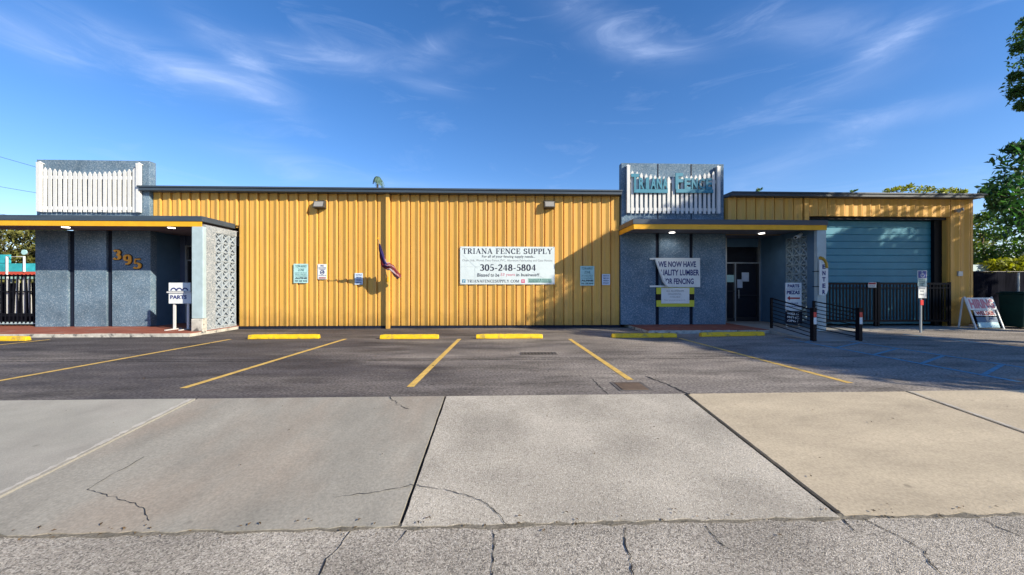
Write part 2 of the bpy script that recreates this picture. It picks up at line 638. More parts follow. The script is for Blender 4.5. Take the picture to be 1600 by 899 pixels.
def glyphs(s, bold=0.0):
    """2-D mesh of a line of sans lettering, normalised to 0..1 x 0..1"""
    k = (s, bold)
    if k in _GL:
        return _GL[k]
    cu = bpy.data.curves.new('lettering', 'FONT')
    cu.body = s
    cu.size = 1.0
    cu.offset = bold
    cu.resolution_u = 2
    o = bpy.data.objects.new('lettering', cu)
    col.objects.link(o)
    dg = bpy.context.evaluated_depsgraph_get()
    dg.update()
    me = bpy.data.meshes.new_from_object(o.evaluated_get(dg))
    vs = [v.co.copy() for v in me.vertices]
    fs = [list(p.vertices) for p in me.polygons]
    bpy.data.objects.remove(o)
    bpy.data.curves.remove(cu)
    bpy.data.meshes.remove(me)
    x0, x1 = min(v.x for v in vs), max(v.x for v in vs)
    y0, y1 = min(v.y for v in vs), max(v.y for v in vs)
    out = [((v.x - x0) / (x1 - x0), (v.y - y0) / max(1e-6, y1 - y0)) for v in vs]
    _GL[k] = (out, fs)
    return _GL[k]


SERIF = {}


def _arc(cx, cy, rx, ry, a0, a1, n=14):
    return [(cx + rx * math.cos(math.radians(a0 + (a1 - a0) * i / n)), cy + ry * math.sin(math.radians(a0 + (a1 - a0) * i / n))) for i in range(n + 1)]


def _mk():
    S = SERIF
    T, t = .17, .065
    S['T'] = (.86, [([(.43, 0), (.43, 1)], T), ([(0, .965), (.86, .965)], t), ([(.25, .03), (.61, .03)], t), ([(.03, .98), (.03, .74)], t), ([(.83, .98), (.83, .74)], t)])
    S['I'] = (.40, [([(.2, 0), (.2, 1)], T), ([(0, .03), (.4, .03)], t), ([(0, .97), (.4, .97)], t)])
    S['L'] = (.80, [([(.2, 0), (.2, 1)], T), ([(0, .97), (.42, .97)], t), ([(0, .03), (.78, .03)], t), ([(.76, .02), (.76, .30)], t)])
    S['E'] = (.80, [([(.2, 0), (.2, 1)], T), ([(0, .97), (.74, .97)], t), ([(0, .03), (.78, .03)], t), ([(.2, .52), (.56, .52)], t), ([(.72, .98), (.72, .72)], t), ([(.76, .02), (.76, .30)], t), ([(.56, .40), (.56, .64)], t)])
    S['F'] = (.76, [([(.2, 0), (.2, 1)], T), ([(0, .97), (.72, .97)], t), ([(0, .03), (.42, .03)], t), ([(.2, .52), (.54, .52)], t), ([(.70, .98), (.70, .72)], t), ([(.54, .40), (.54, .64)], t)])
    S['P'] = (.76, [([(.2, 0), (.2, 1)], T), ([(0, .03), (.42, .03)], t), ([(0, .97), (.45, .97)] + _arc(.42, .74, .27, .23, 90, -90)[1:] + [(.2, .51)], None)])
    S['R'] = (.95, [([(.2, 0), (.2, 1)], T), ([(0, .03), (.42, .03)], t), ([(0, .97), (.45, .97)] + _arc(.42, .74, .27, .23, 90, -90)[1:] + [(.2, .51)], None), ([(.42, .5), (.78, .03)], T), ([(.70, .03), (.95, .03)], t)])
    S['A'] = (1.0, [([(.13, .03), (.49, 1)], t), ([(.47, 1), (.84, .03)], T), ([(.24, .33), (.72, .33)], t), ([(0, .03), (.28, .03)], t), ([(.66, .03), (1, .03)], t)])
    S['N'] = (1.0, [([(.16, 0), (.16, 1)], t), ([(.16, .98), (.86, .02)], T), ([(.86, 0), (.86, 1)], t), ([(0, .03), (.32, .03)], t), ([(0, .97), (.22, .97)], t), ([(.70, .97), (1, .97)], t)])
    S['M'] = (1.15, [([(.15, 0), (.15, 1)], t), ([(.17, .98), (.57, .03)], T), ([(.57, .03), (.95, .98)], t), ([(.98, 0), (.98, 1)], T), ([(0, .03), (.3, .03)], t), ([(.8, .03), (1.15, .03)], t), ([(0, .97), (.2, .97)], t), ([(.95, .97), (1.15, .97)], t)])
    S['U'] = (.98, [([(.2, 1), (.2, .32)] + _arc(.5, .32, .30, .29, 180, 360) + [(.8, .32), (.8, 1)], None), ([(0, .97), (.4, .97)], t), ([(.63, .97), (.98, .97)], t)])
    S['Y'] = (.98, [([(.14, .98), (.49, .46)], T), ([(.49, .46), (.84, .98)], t), ([(.49, 0), (.49, .5)], T), ([(.31, .03), (.67, .03)], t), ([(0, .97), (.34, .97)], t), ([(.68, .97), (.98, .97)], t)])
    S['C'] = (.88, [(_arc(.48, .5, .38, .47, 42, 318, 20), None), ([(.79, .98), (.79, .70)], t), ([(.79, .02), (.79, .22)], t)])
    S['S'] = (.72, [(_arc(.36, .735, .25, .235, 25, 270, 14) + _arc(.36, .265, .28, .235, 90, -160, 14), None), ([(.60, .97), (.60, .74)], t), ([(.07, .03), (.07, .28)], t)])
    S['O'] = (1.0, [(_arc(.5, .5, .40, .47, 0, 360, 24), None)])
    S['.'] = (.3, [([(.15, 0), (.15, .13)], .13)])
    S['-'] = (.46, [([(.05, .36), (.41, .36)], .1)])
    S[' '] = (.42, [])
    S['0'] = (.72, [(_arc(.36, .5, .27, .47, 0, 360, 24), None)])
    S['3'] = (.66, [(_arc(.30, .74, .23, .235, 150, -85, 12) + _arc(.30, .265, .27, .24, 85, -150, 12), None)])
    S['5'] = (.66, [([(.60, .96), (.17, .96)], .09), ([(.17, .98), (.12, .50)], t), (_arc(.28, .30, .29, .27, 120, -140, 16), None)])
    S['2'] = (.68, [(_arc(.33, .71, .25, .26, 160, -35, 12) + [(.08, .06)], None), ([(.05, .05), (.64, .05)], .1), ([(.63, .02), (.63, .22)], t)])
    S['4'] = (.72, [([(.50, 0), (.50, 1)], T), ([(.46, .98), (.05, .30)], t), ([(.03, .28), (.70, .28)], .085)])
    S['8'] = (.70, [(_arc(.35, .74, .21, .235, 0, 360, 18), None), (_arc(.35, .265, .26, .24, 0, 360, 18), None)])
    S['9'] = (.70, [(_arc(.35, .68, .25, .28, 0, 360, 18), None), (_arc(.30, .5, .31, .46, 25, -110, 12), None)])


_mk()


def serif_line(s, weight=1.0, gap=.12):
    """stroke-built roman lettering, normalised like glyphs()"""
    vs, fs = [], []
    x = 0
    for ch in s:
        w, strokes = SERIF[ch]
        for pts, th in strokes:
            for (a, b) in zip(pts[:-1], pts[1:]):
                d = Vector((b[0] - a[0], b[1] - a[1]))
                if d.length < 1e-6:
                    continue
                wd = th if th is not None else .06 + .13 * abs(d.y) / d.length
                wd *= weight
                d.normalize()
                nrm = Vector((-d.y, d.x)) * wd / 2
                e = d * (0 if th is not None else .012)
                o = len(vs)
                A, B = Vector(a) - e, Vector(b) + e
                for p in (A - nrm, B - nrm, B + nrm, A + nrm):
                    vs.append((p.x + x, p.y))
                fs.append([o, o + 1, o + 2, o + 3])
        x += w + gap
    x0, x1 = min(v[0] for v in vs), max(v[0] for v in vs)
    y0, y1 = min(v[1] for v in vs), max(v[1] for v in vs)
    return [((a - x0) / (x1 - x0), (b - y0) / (y1 - y0)) for a, b in vs], fs


def put(mb, g, x0, x1, z0, z1, y, shear=0.0, jig=True):
    """lay normalised lettering on the plane y (facing -y)"""
    vs, fs = g
    n0 = len(mb.v)
    mb.add([(x0 + (x1 - x0) * (a + shear * b), y, z0 + (z1 - z0) * b) for a, b in vs], fs)
    if jig:     # strokes that cross would share a plane: step them by a hair
        for k, f in enumerate(mb.f[-len(fs):]):
            if len(f) == 4 and len(fs) * 4 == len(vs):
                for i in f:
                    mb.v[i].y -= 0.00004 * (k % 23)
    return mb


def putpx(mb, g, px0, px1, py0, py1, Y, off=0.003, shear=0.0):
    a, b = at(px0, py1, Y), at(px1, py0, Y)
    return put(mb, g, a.x, b.x, a.z, b.z, Y - off, shear)


# ================================================================== GROUND
E1 = 5.16                         # far edge of the concrete apron
SL = .104                         # its fall towards the road
E0 = 2.77
ZR = -SL * (E1 - E0)              # road level

mb = MB()
mb.add([(-600, -600, ZR - .06), (600, -600, ZR - .06), (600, 900, ZR - .06), (-600, 900, ZR - .06)], [(0, 1, 2, 3)])
structure('ground', mb, m_dirt)

lot = bpy.data.objects.new('parking_lot', None)
lot['kind'] = 'structure'
link(lot)
mb = MB()
mb.add([(-60, E1, 0), (45, E1, 0), (45, 60, 0), (-60, 60, 0), (-60, E1, -.3), (45, E1, -.3)], [(0, 1, 2, 3), (4, 5, 1, 0)])
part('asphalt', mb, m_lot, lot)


def strip(mb, pts, w, z=.004, jit=0.0, taper=False, zf=None):
    """a flat strip along ground points"""
    pts = [Vector((p[0], p[1], 0)) for p in pts]
    fine = []
    for a, b in zip(pts[:-1], pts[1:]):
        n = max(1, int((b - a).length / .035)) if jit else 1
        for i in range(n):
            fine.append(a.lerp(b, i / n))
    fine.append(pts[-1])
    L, R = [], []
    n = len(fine)
    for i, p in enumerate(fine):
        d = (fine[min(i + 1, n - 1)] - fine[max(i - 1, 0)]).normalized()
        nr = Vector((-d.y, d.x, 0))
        if jit and 0 < i < n - 1:
            p = p + nr * random.uniform(-jit, jit)
        ww = w * (random.uniform(.25, 1.6) if jit else 1)
        if taper:
            ww *= max(.15, 1 - abs(2 * i / (n - 1) - .7))
        L.append(p + nr * ww / 2)
        R.append(p - nr * ww / 2)
    o = len(mb.v)
    for p in L + R:
        zz = z + (zf(p.y) if zf else 0)
        mb.v.append(Vector((p.x, p.y, zz)))
    for i in range(n - 1):
        mb.f.append([o + n + i, o + n + i + 1, o + i + 1, o + i])
        mb.mi.append(mb.cur)
    return mb


# yellow bay lines, each a part of the lot
for a, b in (((540, 530), (286, 607)), ((718, 530), (641, 605)), ((890, 530), (985, 594)), ((1062, 529), (1329, 599)),
             ((360, 530.5), (-10, 597)), ((78, 531), (-300, 570))):
    mb = MB()
    A, B = gr(*a), gr(*b)
    strip(mb, [A, A.lerp(B, .34), A.lerp(B, .67), B], .105, .004)
    part('bay_line', mb, m_line, lot)
# pale blue access aisle on the right
mb = MB()
strip(mb, [(8.15, 10.6), (8.0, 5.6)], .11)
part('aisle_line', mb, m_blue_line, lot)
mb = MB()
strip(mb, [(9.50, 10.5), (9.50, 5.6)], .11)
part('aisle_line', mb, m_blue_line, lot)
for k in range(5):
    y = 6.1 + k * .95
    mb = MB()
    strip(mb, [(8.08 + .08 * (y - 5.6) / 5, y), (9.43, y + .75)], .07)
    part('aisle_line', mb, m_blue_line, lot)
mb = MB()
strip(mb, [(12.6, 11.5), (12.6, 5.8)], .11)
part('aisle_line', mb, m_blue_line, lot)
# tar seams across the lot and the crack by the cover
mb = MB()
strip(mb, [gr(-40, 565), gr(380, 565), gr(800, 562), gr(1200, 560)], .035, .003, jit=.010)
strip(mb, [gr(-40, 562), gr(500, 562), gr(1180, 557)], .022, .003, jit=.008)
o = part('tar_seam', mb, m_tar, lot)
mb = MB()
strip(mb, [gr(1008, 588), gr(1040, 600), gr(1078, 617)], .035, .003, jit=.012)
strip(mb, [gr(925, 592), gr(950, 617)], .012, .003, jit=.01)
part('crack', mb, m_tar, lot)

# --- sidewalk apron: separate concrete slabs with recessed joints
walk = bpy.data.objects.new('sidewalk', None)
walk['kind'] = 'structure'
link(walk)


def apz(y):
    return -SL * (E1 - y)


mb = MB()
mb.add([(-40, E0 - .02, apz(E0) - .035), (40, E0 - .02, apz(E0) - .035), (40, E1 - .01, -.035), (-40, E1 - .01, -.035)], [(0, 1, 2, 3)])
part('joint_bed', mb, m_tar, walk)
JX = [-17.0, -13.7, -10.4, -7.15, -3.93, -0.70, 2.56, 5.70, 8.9, 12.1, 15.3]
SM = [m_slab_a, m_slab_w, m_slab_a, m_slab_w, m_slab_a, m_slab_b, m_slab_c, m_slab_c, m_slab_a, m_slab_w]
for i in range(len(JX) - 1):
    x0, x1 = JX[i], JX[i + 1]
    gl = .012 if abs(x0 - 2.56) > .1 else .026
    grr = .012 if abs(x1 - 2.56) > .1 else .026
    dz0 = random.uniform(-.004, .004)
    lefts, rights, n = [], [], 22
    for k in range(n + 1):
        y = E0 + (E1 - E0) * k / n
        jl, jr = random.uniform(-.006, .006), random.uniform(-.006, .006)
        lefts.append((x0 + gl + abs(jl), y))
        rights.append((x1 - grr - abs(jr), y))
    front = [(x0 + gl + (x1 - x0 - gl - grr) * k / 40, E0 + random.uniform(-.02, .015)) for k in range(41)]
    poly = front + rights[1:] + lefts[::-1][:-1]
    mb = MB()
    m_ = len(poly)
    ring = [(x, y, apz(y) + dz0) for x, y in poly]
    ring2 = [(x, y, apz(y) - .09) for x, y in poly]
    fs = [list(range(m_))] + [(j, j + m_, (j + 1) % m_ + m_, (j + 1) % m_) for j in range(m_)]
    mb.add(ring + ring2, fs)
    sl = part('concrete_slab', mb, SM[i], walk)
    sl['label'] = {m_slab_a: 'smooth grey concrete slab', m_slab_w: 'pale grey concrete slab', m_slab_b: 'coarse exposed aggregate slab', m_slab_c: 'tan concrete slab'}[SM[i]]
# light mortar bands along two joints
mb = MB()
zz = lambda y: apz(y)
strip(mb, [(-3.98, E1 - .02), (-3.99, E0 + .02)], .045, .006, jit=.003, zf=zz)
strip(mb, [(5.745, E1 - .02), (5.745, E0 + .02)], .04, .006, jit=.003, zf=zz)
part('mortar_band', mb, M('pale mortar', (0.42, 0.40, 0.36), rough=.9, var=.2, vs=8), walk)
mb = MB()
G2 = lambda px, py: gr(px, py, 0, SL, E1)
strip(mb, [G2(640, 758), G2(700, 766), G2(752, 782), G2(775, 800), G2(793, 821)], .0055, .006, jit=.012, zf=zz)
strip(mb, [G2(640, 760), G2(585, 770), G2(520, 778)], .006, .006, jit=.010, zf=zz)
strip(mb, [G2(136, 766), G2(170, 776), G2(205, 786), G2(225, 794), G2(233, 815)], .0045, .006, jit=.012, zf=zz)
strip(mb, [G2(136, 766), G2(180, 740), G2(225, 715)], .006, .006, jit=.01, zf=zz)
strip(mb, [G2(610, 620), G2(620, 632), G2(640, 640)], .007, .006, jit=.02, zf=zz)
part('crack', mb, m_tar, walk)

# --- road
road = bpy.data.objects.new('road', None)
road['kind'] = 'structure'
link(road)
mb = MB()
mb.add([(-120, -9, ZR - .03), (120, -9, ZR - .03), (120, E0 + .02, ZR - .010), (-120, E0 + .02, ZR - .010)], [(0, 1, 2, 3)])
part('asphalt', mb, m_road, road)
mb = MB()
n = 240
vs, fs = [], []
for k in range(n + 1):
    x = -14 + 28 * k / n
    vs += [(x, E0 - .010 - random.uniform(0, .045), ZR - .007), (x, E0 + .03, ZR - .003 - random.uniform(0, .003))]
for k in range(n):
    fs.append((2 * k, 2 * k + 2, 2 * k + 3, 2 * k + 1))
mb.add(vs, fs)
part('gutter_edge', mb, m_gutter, road)
GR = lambda px, py: gr(px, py, ZR - .010)
mb = MB()
for pts in ([(547, 831), (528, 858), (510, 874), (495, 905)], [(770, 826), (772, 850), (768, 905)], [(635, 830), (618, 850)],
            [(977, 826), (975, 850), (985, 870), (990, 905)], [(1103, 823), (1120, 845), (1150, 866)],
            [(1348, 811), (1400, 836), (1445, 862), (1452, 880), (1478, 905)], [(1522, 806), (1560, 825), (1610, 843)], [(1318, 812), (1335, 830)]):
    strip(mb, [GR(*p) for p in pts], .0075, .004, jit=.007, zf=lambda y: ZR - .010)
part('crack', mb, m_tar, road)

# blown leaves and grit, thickest along the wall foot and the road edge
mb = MB()
for k in range(520):
    w_ = random.random()
    if w_ < .35:
        x, y = random.uniform(-9, 4.4), 13.70 - abs(random.gauss(0, .16))
    elif w_ < .65:
        x, y = random.uniform(-5, 6), E0 + random.gauss(.0, .05)
    else:
        x, y = random.uniform(-9, 12), random.uniform(2.4, 13)
    z = (apz(y) + .012 if y < E1 else .006) if y > E0 else ZR
    s = random.uniform(.006, .02) * (1.5 if y > 6 else 1)
    a_ = random.uniform(0, 6.28)
    c_, s_ = math.cos(a_) * s, math.sin(a_) * s
    mb.add([(x - c_, y - s_, z), (x + s_ * .45, y - c_ * .45, z + s * .3), (x + c_, y + s_, z + s * .1), (x - s_ * .45, y + c_ * .45, z + s * .35)], [(0, 1, 2, 3)])
o = part('leaf_litter', mb, M('dry leaf litter', (.10, .065, .03), rough=.9, var=.2, island=.6))
o['kind'] = 'stuff'
o['label'] = 'scattered dry leaf bits and grit on the paving'
o['category'] = 'litter'

# garage pad and the wheelchair ramp
mb = MB()
mb.box(10.9, 17.6, 12.55, 13.70, -.05, .012)
structure('concrete_pad', mb, m_concrete_pad, bevel=.01)
mb = MB()
mb.prism_x([(10.05, .006), (12.30, .115), (12.30, -.05), (10.05, -.05)][::-1], 8.62, 9.98)
structure('ramp', mb, m_concrete_pad)

# ================================================================== WAREHOUSE
FY = 13.75
XL, XR = -12.06, 17.74
XM = 4.42
XW = 8.34
ZT = 4.74
wh = thing('warehouse', 'long low warehouse clad in yellow ribbed metal siding under a blue grey roof edge', 'warehouse', (2.0, FY, 0))
GX0, GX1, GZ = 11.49, 16.86, 4.09
mb = MB()
mb.box(XL + .01, -9.07, 13.83, 14.0, 3.55, ZT)
mb.box(-9.07, XM, 13.83, 14.0, .0, ZT)
mb.box(-9.09, -9.07, 13.83, 15.2, .0, 3.55)
mb.box(XW, GX0, 13.83, 14.0, 3.4, ZT)
mb.box(GX0, GX1, 13.83, 14.0, GZ, ZT)
mb.box(GX1, XR - .01, 13.83, 14.0, 0, ZT)
mb.box(XL - 3.7, XR, 29.8, 30, 0, ZT)
mb.box(XR - .2, XR, 14.0, 29.8, 0, ZT)
mb.box(XL - 3.75, XL - 3.55, 14.9, 29.8, 0, ZT)
part('wall', mb, m_yellow, wh)
mb = MB()
mb.prism([(XL - 3.8, ZT + .02), (XR + .1, ZT + .02), (XR + .1, ZT + .10), (XL - 3.8, ZT + .10)], 14.0, 30.2)
part('roof', mb, m_roof, wh)

PIT = .3365


def panel_mesh(w, h):
    """one siding strip: groove, flat pan, sloping shoulder, bright rib edge"""
    mb = MB()
    prof = [(0, .05), (.032, .05), (.036, 0), (.170, -.002), (.288, -.046), (.316, -.042), (.326, .05), (w, .05)]
    prof = [(min(x, w), y) for x, y in prof]
    vs = [(x, y, 0) for x, y in prof] + [(x, y, h) for x, y in prof]
    n = len(prof)
    fs = [(i, i + 1, i + 1 + n, i + n) for i in range(n - 1)]
    # back sheet closing the strip
    o = len(vs)
    vs += [(0, .07, 0), (w, .07, 0), (w, .07, h), (0, .07, h)]
    fs += [(o + 3, o + 2, o + 1, o), (0, n, o + 3, o), (n - 1, o + 1, o + 2, 2 * n - 1)]
    fs.append([i for i in range(n)][::-1] + [])
    fs[-1] = list(range(n - 1, -1, -1)) + [o, o + 1]
    fs.append(list(range(n, 2 * n)) + [o + 2, o + 3])
    mb.add(vs, fs)
    return mesh_of('panel', mb, m_yellow)


def panel_run(x0, x1, z0, z1):
    n = int(round((x1 - x0) / PIT))
    w = (x1 - x0) / n
    me = panel_mesh(PIT, z1 - z0)
    base = wh.location
    for i in range(n):
        o = piece('panel', me, wh, Vector((x0 + i * w, FY, z0)) - base)
        o.scale = (w / PIT, 1, 1)


panel_run(XL + .10, -9.07, 3.62, ZT)
panel_run(-9.05, -3.93, .10, ZT)
panel_run(-3.80, XM - .02, .10, ZT)
panel_run(XW + .02, 11.20, 3.55, ZT)
panel_run(11.45, GX1, GZ, ZT)
panel_run(GX1 + .02, XR - .10, .10, ZT)
mb = MB()
mb.box(XL + .02, XL + .10, FY - .045, FY + .07, 3.62, ZT)
part('corner_trim', mb, m_yellow2, wh)
mb = MB()
mb.box(XR - .10, XR, FY - .045, FY + .07, .1, ZT)
part('corner_trim', mb, m_yellow, wh)
mb = MB()
mb.box(-9.06, -3.94, FY - .01, FY + .06, 0, .09)
mb.box(-3.79, XM, FY - .01, FY + .06, 0, .09)
part('base_strip', mb, m_channel, wh)
# the column with its bright downspout, and the one by the garage
mb = MB()
mb.box(-3.93, -3.81, FY - .15, FY + .05, 0, ZT)
part('column', mb, m_yellow, wh, bevel=.01)
mb = MB()
mb.box(11.24, 11.42, FY - .07, FY + .05, 3.55, ZT)
part('column', mb, m_yellow, wh, bevel=.01)
mb = MB()
mb.box(XL - .10, XM - .03, FY - .30, 14.0, ZT + .005, ZT + .105)
mb.box(XL - .14, XM - .02, FY - .33, 14.05, ZT + .108, ZT + .165)
part('roof_fascia', mb, m_flash, wh, bevel=.008)
mb = MB()
mb.box(XW + .03, XR + .10, FY - .30, 14.0, ZT + .002, ZT + .098)
mb.box(XW + .03, XR + .20, FY - .33, 14.05, ZT + .101, ZT + .155)
part('roof_fascia', mb, m_flash, wh, bevel=.008)
# garage opening
mb = MB()
mb.box(GX0, GX1, 13.84, 14.45, GZ - .10, GZ - .004)
mb.box(GX1 - .30, GX1 - .004, 13.98, 14.45, .0, GZ - .10)
mb.box(GX0 + .004, GX0 + .10, 13.84, 14.45, .0, GZ - .10)
part('door_frame', mb, m_black, wh)
gd = bpy.data.objects.new('garage_door', None)
link(gd, wh)
gd.location = Vector((GX0 + .1, 14.12, 0)) - wh.location
sw = GX1 - .30 - GX0 - .10
mb = MB()
SLH = .262
mb.add([(0, .01, 0), (0, 0, .006), (0, -.012, .012), (0, -.012, SLH - .022), (0, .012, SLH - .006), (0, .012, SLH),
        (sw, .01, 0), (sw, 0, .006), (sw, -.012, .012), (sw, -.012, SLH - .022), (sw, .012, SLH - .006), (sw, .012, SLH)],
       [(i, i + 6, i + 7, i + 1) for i in range(5)])
slat_me = mesh_of('slat', mb, m_teal_door)
for k in range(15):
    piece('slat', slat_me, gd, (0, 0, .06 + k * SLH))

# ================================================================== OFFICE FRONTS
BY = 13.62                     # face of the stucco blocks
RY = 14.85                     # back of the entrance recesses
SOF = 3.40                     # soffit
SLAB = .115


def porch(name, x0, x1, y0, y1, extra=None):
    mb = MB()
    mb.box(x0, x1, y0 + .03, y1, SLAB - .02, SLAB)
    a = bpy.data.objects.new(name, None)
    a['kind'] = 'structure'
    link(a)
    part('slab_top', mb, m_redslab, a)
    mb = MB()
    n = 60
    top = [(x0 + (x1 - x0) * k / n, SLAB - .006 - random.uniform(0, .012)) for k in range(n + 1)]
    poly = [(x0, -.02), (x1, -.02)] + top[::-1]
    mb.prism(poly, y0, y0 + .028)
    mb.box(x0, x1, y0 + .028, y1, -.02, SLAB - .022)
    part('slab_edge', mb, m_edge, a)
    return a


porch('left_porch', -30, -9.05, 11.62, RY, None)
porch('right_porch', 4.72, 8.60, 11.85, RY, None)
mb = MB()
mb.box(8.604, 10.70, 12.302, RY, -.02, SLAB - .003)
structure('right_porch_walk', mb, m_concrete_pad, bevel=.01)


def front(lbl, x0, x1, ch, px0, px1, pz, rec0, rec1):
    """stucco panels with dark channels, recess walls and the parapet above"""
    t = thing('office_front', lbl, 'storefront', ((x0 + x1) / 2, BY, SLAB))
    xs = [x0] + [c for pr in ch for c in pr] + [x1]
    for i in range(0, len(xs), 2):
        mb = MB()
        mb.box(xs[i], xs[i + 1], BY, BY + .25, SLAB, SOF - .002)
        part('wall_panel', mb, m_stucco, t, bevel=.008)
    for a, b in ch:
        mb = MB()
        mb.box(a + .002, b - .002, BY + .07, BY + .20, SLAB, SOF - .004)
        part('channel', mb, m_channel, t)
    mb = MB()
    mb.box(px0, px1, BY + .005, BY + .27, SOF + .24, pz)
    part('parapet', mb, m_stucco, t, bevel=.01)
    return t


# ---- left front
Lx = lambda px: X_(px, BY)
lt = front('left blue grey pebbled office front with orange numerals on its wall', Lx(55), Lx(235), [(Lx(106), Lx(116)), (Lx(166), Lx(175))],
           Lx(57), Lx(233), 5.80, 0, 0)
xl = Lx(235)
mb = MB()
mb.box(xl - .25, xl - .003, BY + .252, RY, SLAB, SOF - .004)
part('recess_side_wall', mb, m_smooth, lt)
DX0 = X_(289, RY)
mb = MB()
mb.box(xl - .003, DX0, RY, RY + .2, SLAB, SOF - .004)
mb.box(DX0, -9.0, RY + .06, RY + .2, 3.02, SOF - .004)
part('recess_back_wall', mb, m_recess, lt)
for pz_ in (.50, 1.95):
    pass
# ---- right front
Rx = lambda px: X_(px, BY)
rt = front('right blue grey pebbled office front carrying the lumber banner', Rx(970), Rx(1134), [(Rx(1024.5), Rx(1030)), (Rx(1077.5), Rx(1083))],
           Rx(971), Rx(1131), 5.92, 0, 0)
xr = Rx(1134)
RD1 = X_(1188, RY)
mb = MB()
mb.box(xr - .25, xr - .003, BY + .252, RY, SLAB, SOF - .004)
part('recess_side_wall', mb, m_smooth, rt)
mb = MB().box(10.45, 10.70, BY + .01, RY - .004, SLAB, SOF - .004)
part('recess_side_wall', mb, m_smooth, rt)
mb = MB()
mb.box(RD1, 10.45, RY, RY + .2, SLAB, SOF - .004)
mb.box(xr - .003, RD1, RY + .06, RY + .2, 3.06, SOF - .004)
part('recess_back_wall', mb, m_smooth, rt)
# parapet joints on the right, seen behind the pickets
for px in (1028, 1080):
    mb = MB()
    x = X_(px, BY)
    mb.box(x - .018, x + .018, BY - .004, BY + .002, SOF + .25, 5.90)
    part('parapet_joint', mb, m_channel, rt)


def glass_door(parent, x0, xm, x1, z0, zt, zmid, ztop, flip=False):
    """sidelight, door leaf and transom with dark glass"""
    y = RY
    d = bpy.data.objects.new('glass_door', None)
    link(d, parent)
    d.location = Vector((x0, y, z0)) - parent.location
    f = .045
    mb = MB()
    mb.box(x0, x0 + f, y, y + .1, z0, ztop)
    mb.box(x1 - f, x1, y - .01, y + .1, z0, ztop)
    mb.box(x0 + f, x1 - f, y, y + .1, ztop - f, ztop)
    mb.box(x0 + f, x1 - f, y - .005, y + .1, zt, zt + f)
    mb.box(xm - f / 2, xm + f / 2, y - .003, y + .1, z0, zt)
    part('frame', mb, m_metal, d)
    mb = MB()
    mb.box(xm + f / 2, x1 - f, y + .01, y + .06, z0, z0 + .16)
    mb.box(xm + f / 2, xm + f / 2 + .06, y + .01, y + .06, z0 + .16, zt)
    mb.box(x1 - f - .06, x1 - f, y + .01, y + .06, z0 + .16, zt)
    mb.box(xm + f / 2 + .06, x1 - f - .06, y + .008, y + .06, z0 + 1.0, z0 + 1.05)
    mb.box(x0 + f, xm - f / 2, y + .012, y + .06, zmid, zmid + .04)
    mb.box(x0 + f, xm - f / 2, y + .012, y + .06, z0, z0 + .12)
    part('leaf_frame', mb, m_frame, d)
    mb = MB()
    mb.box(x0 + f, x1 - f, y + .065, y + .08, z0, ztop - f)
    part('pane', mb, m_glass, d)
    mb = MB()
    hx = xm + f / 2 + .10
    mb.tube([(hx, y - .03, z0 + .9), (hx, y - .03, z0 + 1.25)], .012, 8)
    mb.tube([(hx, y - .03, z0 + .93), (hx, y + .02, z0 + .93)], .008, 6)
    mb.tube([(hx, y - .03, z0 + 1.22), (hx, y + .02, z0 + 1.22)], .008, 6)
    part('handle', mb, m_metal, d)
    return d


glass_door(rt, X_(1134, RY), X_(1149, RY), X_(1188, RY), SLAB, Z_(412, 1160, RY), Z_(456, 1140, RY), Z_(369, 1160, RY))
glass_door(lt, X_(289, RY), X_(292, RY), -10.6, SLAB, Z_(408, 300, RY), 1.2, 3.02)
NOTE = 'paper notices taped to the door glass'


def flat_sign(name, px0, px1, py0, py1, Y, mat, label, cat, th=.012, group=None, bevel=0.0):
    a, b = at(px0, py1, Y), at(px1, py0, Y)
    t = thing(name, label, cat, ((a.x + b.x) / 2, Y, a.z), group)
    mb = MB()
    mb.box(a.x, b.x, Y - th, Y, a.z, b.z)
    part('board', mb, mat, t, bevel=bevel)
    return t, a, b


NY = RY + .058
for r, lb in (((1159, 1170, 426, 440), 'upper white paper notice on the right door glass'), ((1150, 1160, 437, 450), 'lower white paper notice on the right door glass, left of its middle')):
    a, b = at(r[0], r[3], NY), at(r[1], r[2], NY)
    mb = MB().box(a.x, b.x, NY - .006, NY + .004, a.z, b.z)
    solo('paper_notice', mb, M('blue white paper', (.42, .50, .62), rough=.8), lb, 'notice', ((a.x + b.x) / 2, NY, a.z), NOTE)
a, b = at(1135, 441, NY), at(1147, 430, NY)
mb = MB().box(a.x, b.x, NY - .006, NY + .004, a.z, b.z)
solo('paper_notice', mb, m_sign_teal, 'teal notice in the narrow side glass of the right door', 'notice', ((a.x + b.x) / 2, NY, a.z), NOTE)
a, b = at(303, 403, RY + .06), at(313, 380, RY + .06)
mb = MB().box(a.x, b.x, RY + .045, RY + .062, a.z, b.z)
solo('paper_notice', mb, m_paper, 'white notice in the transom glass of the left door', 'notice', ((a.x + b.x) / 2, RY, a.z), NOTE)

# ================================================================== CANOPIES
CY = 12.15


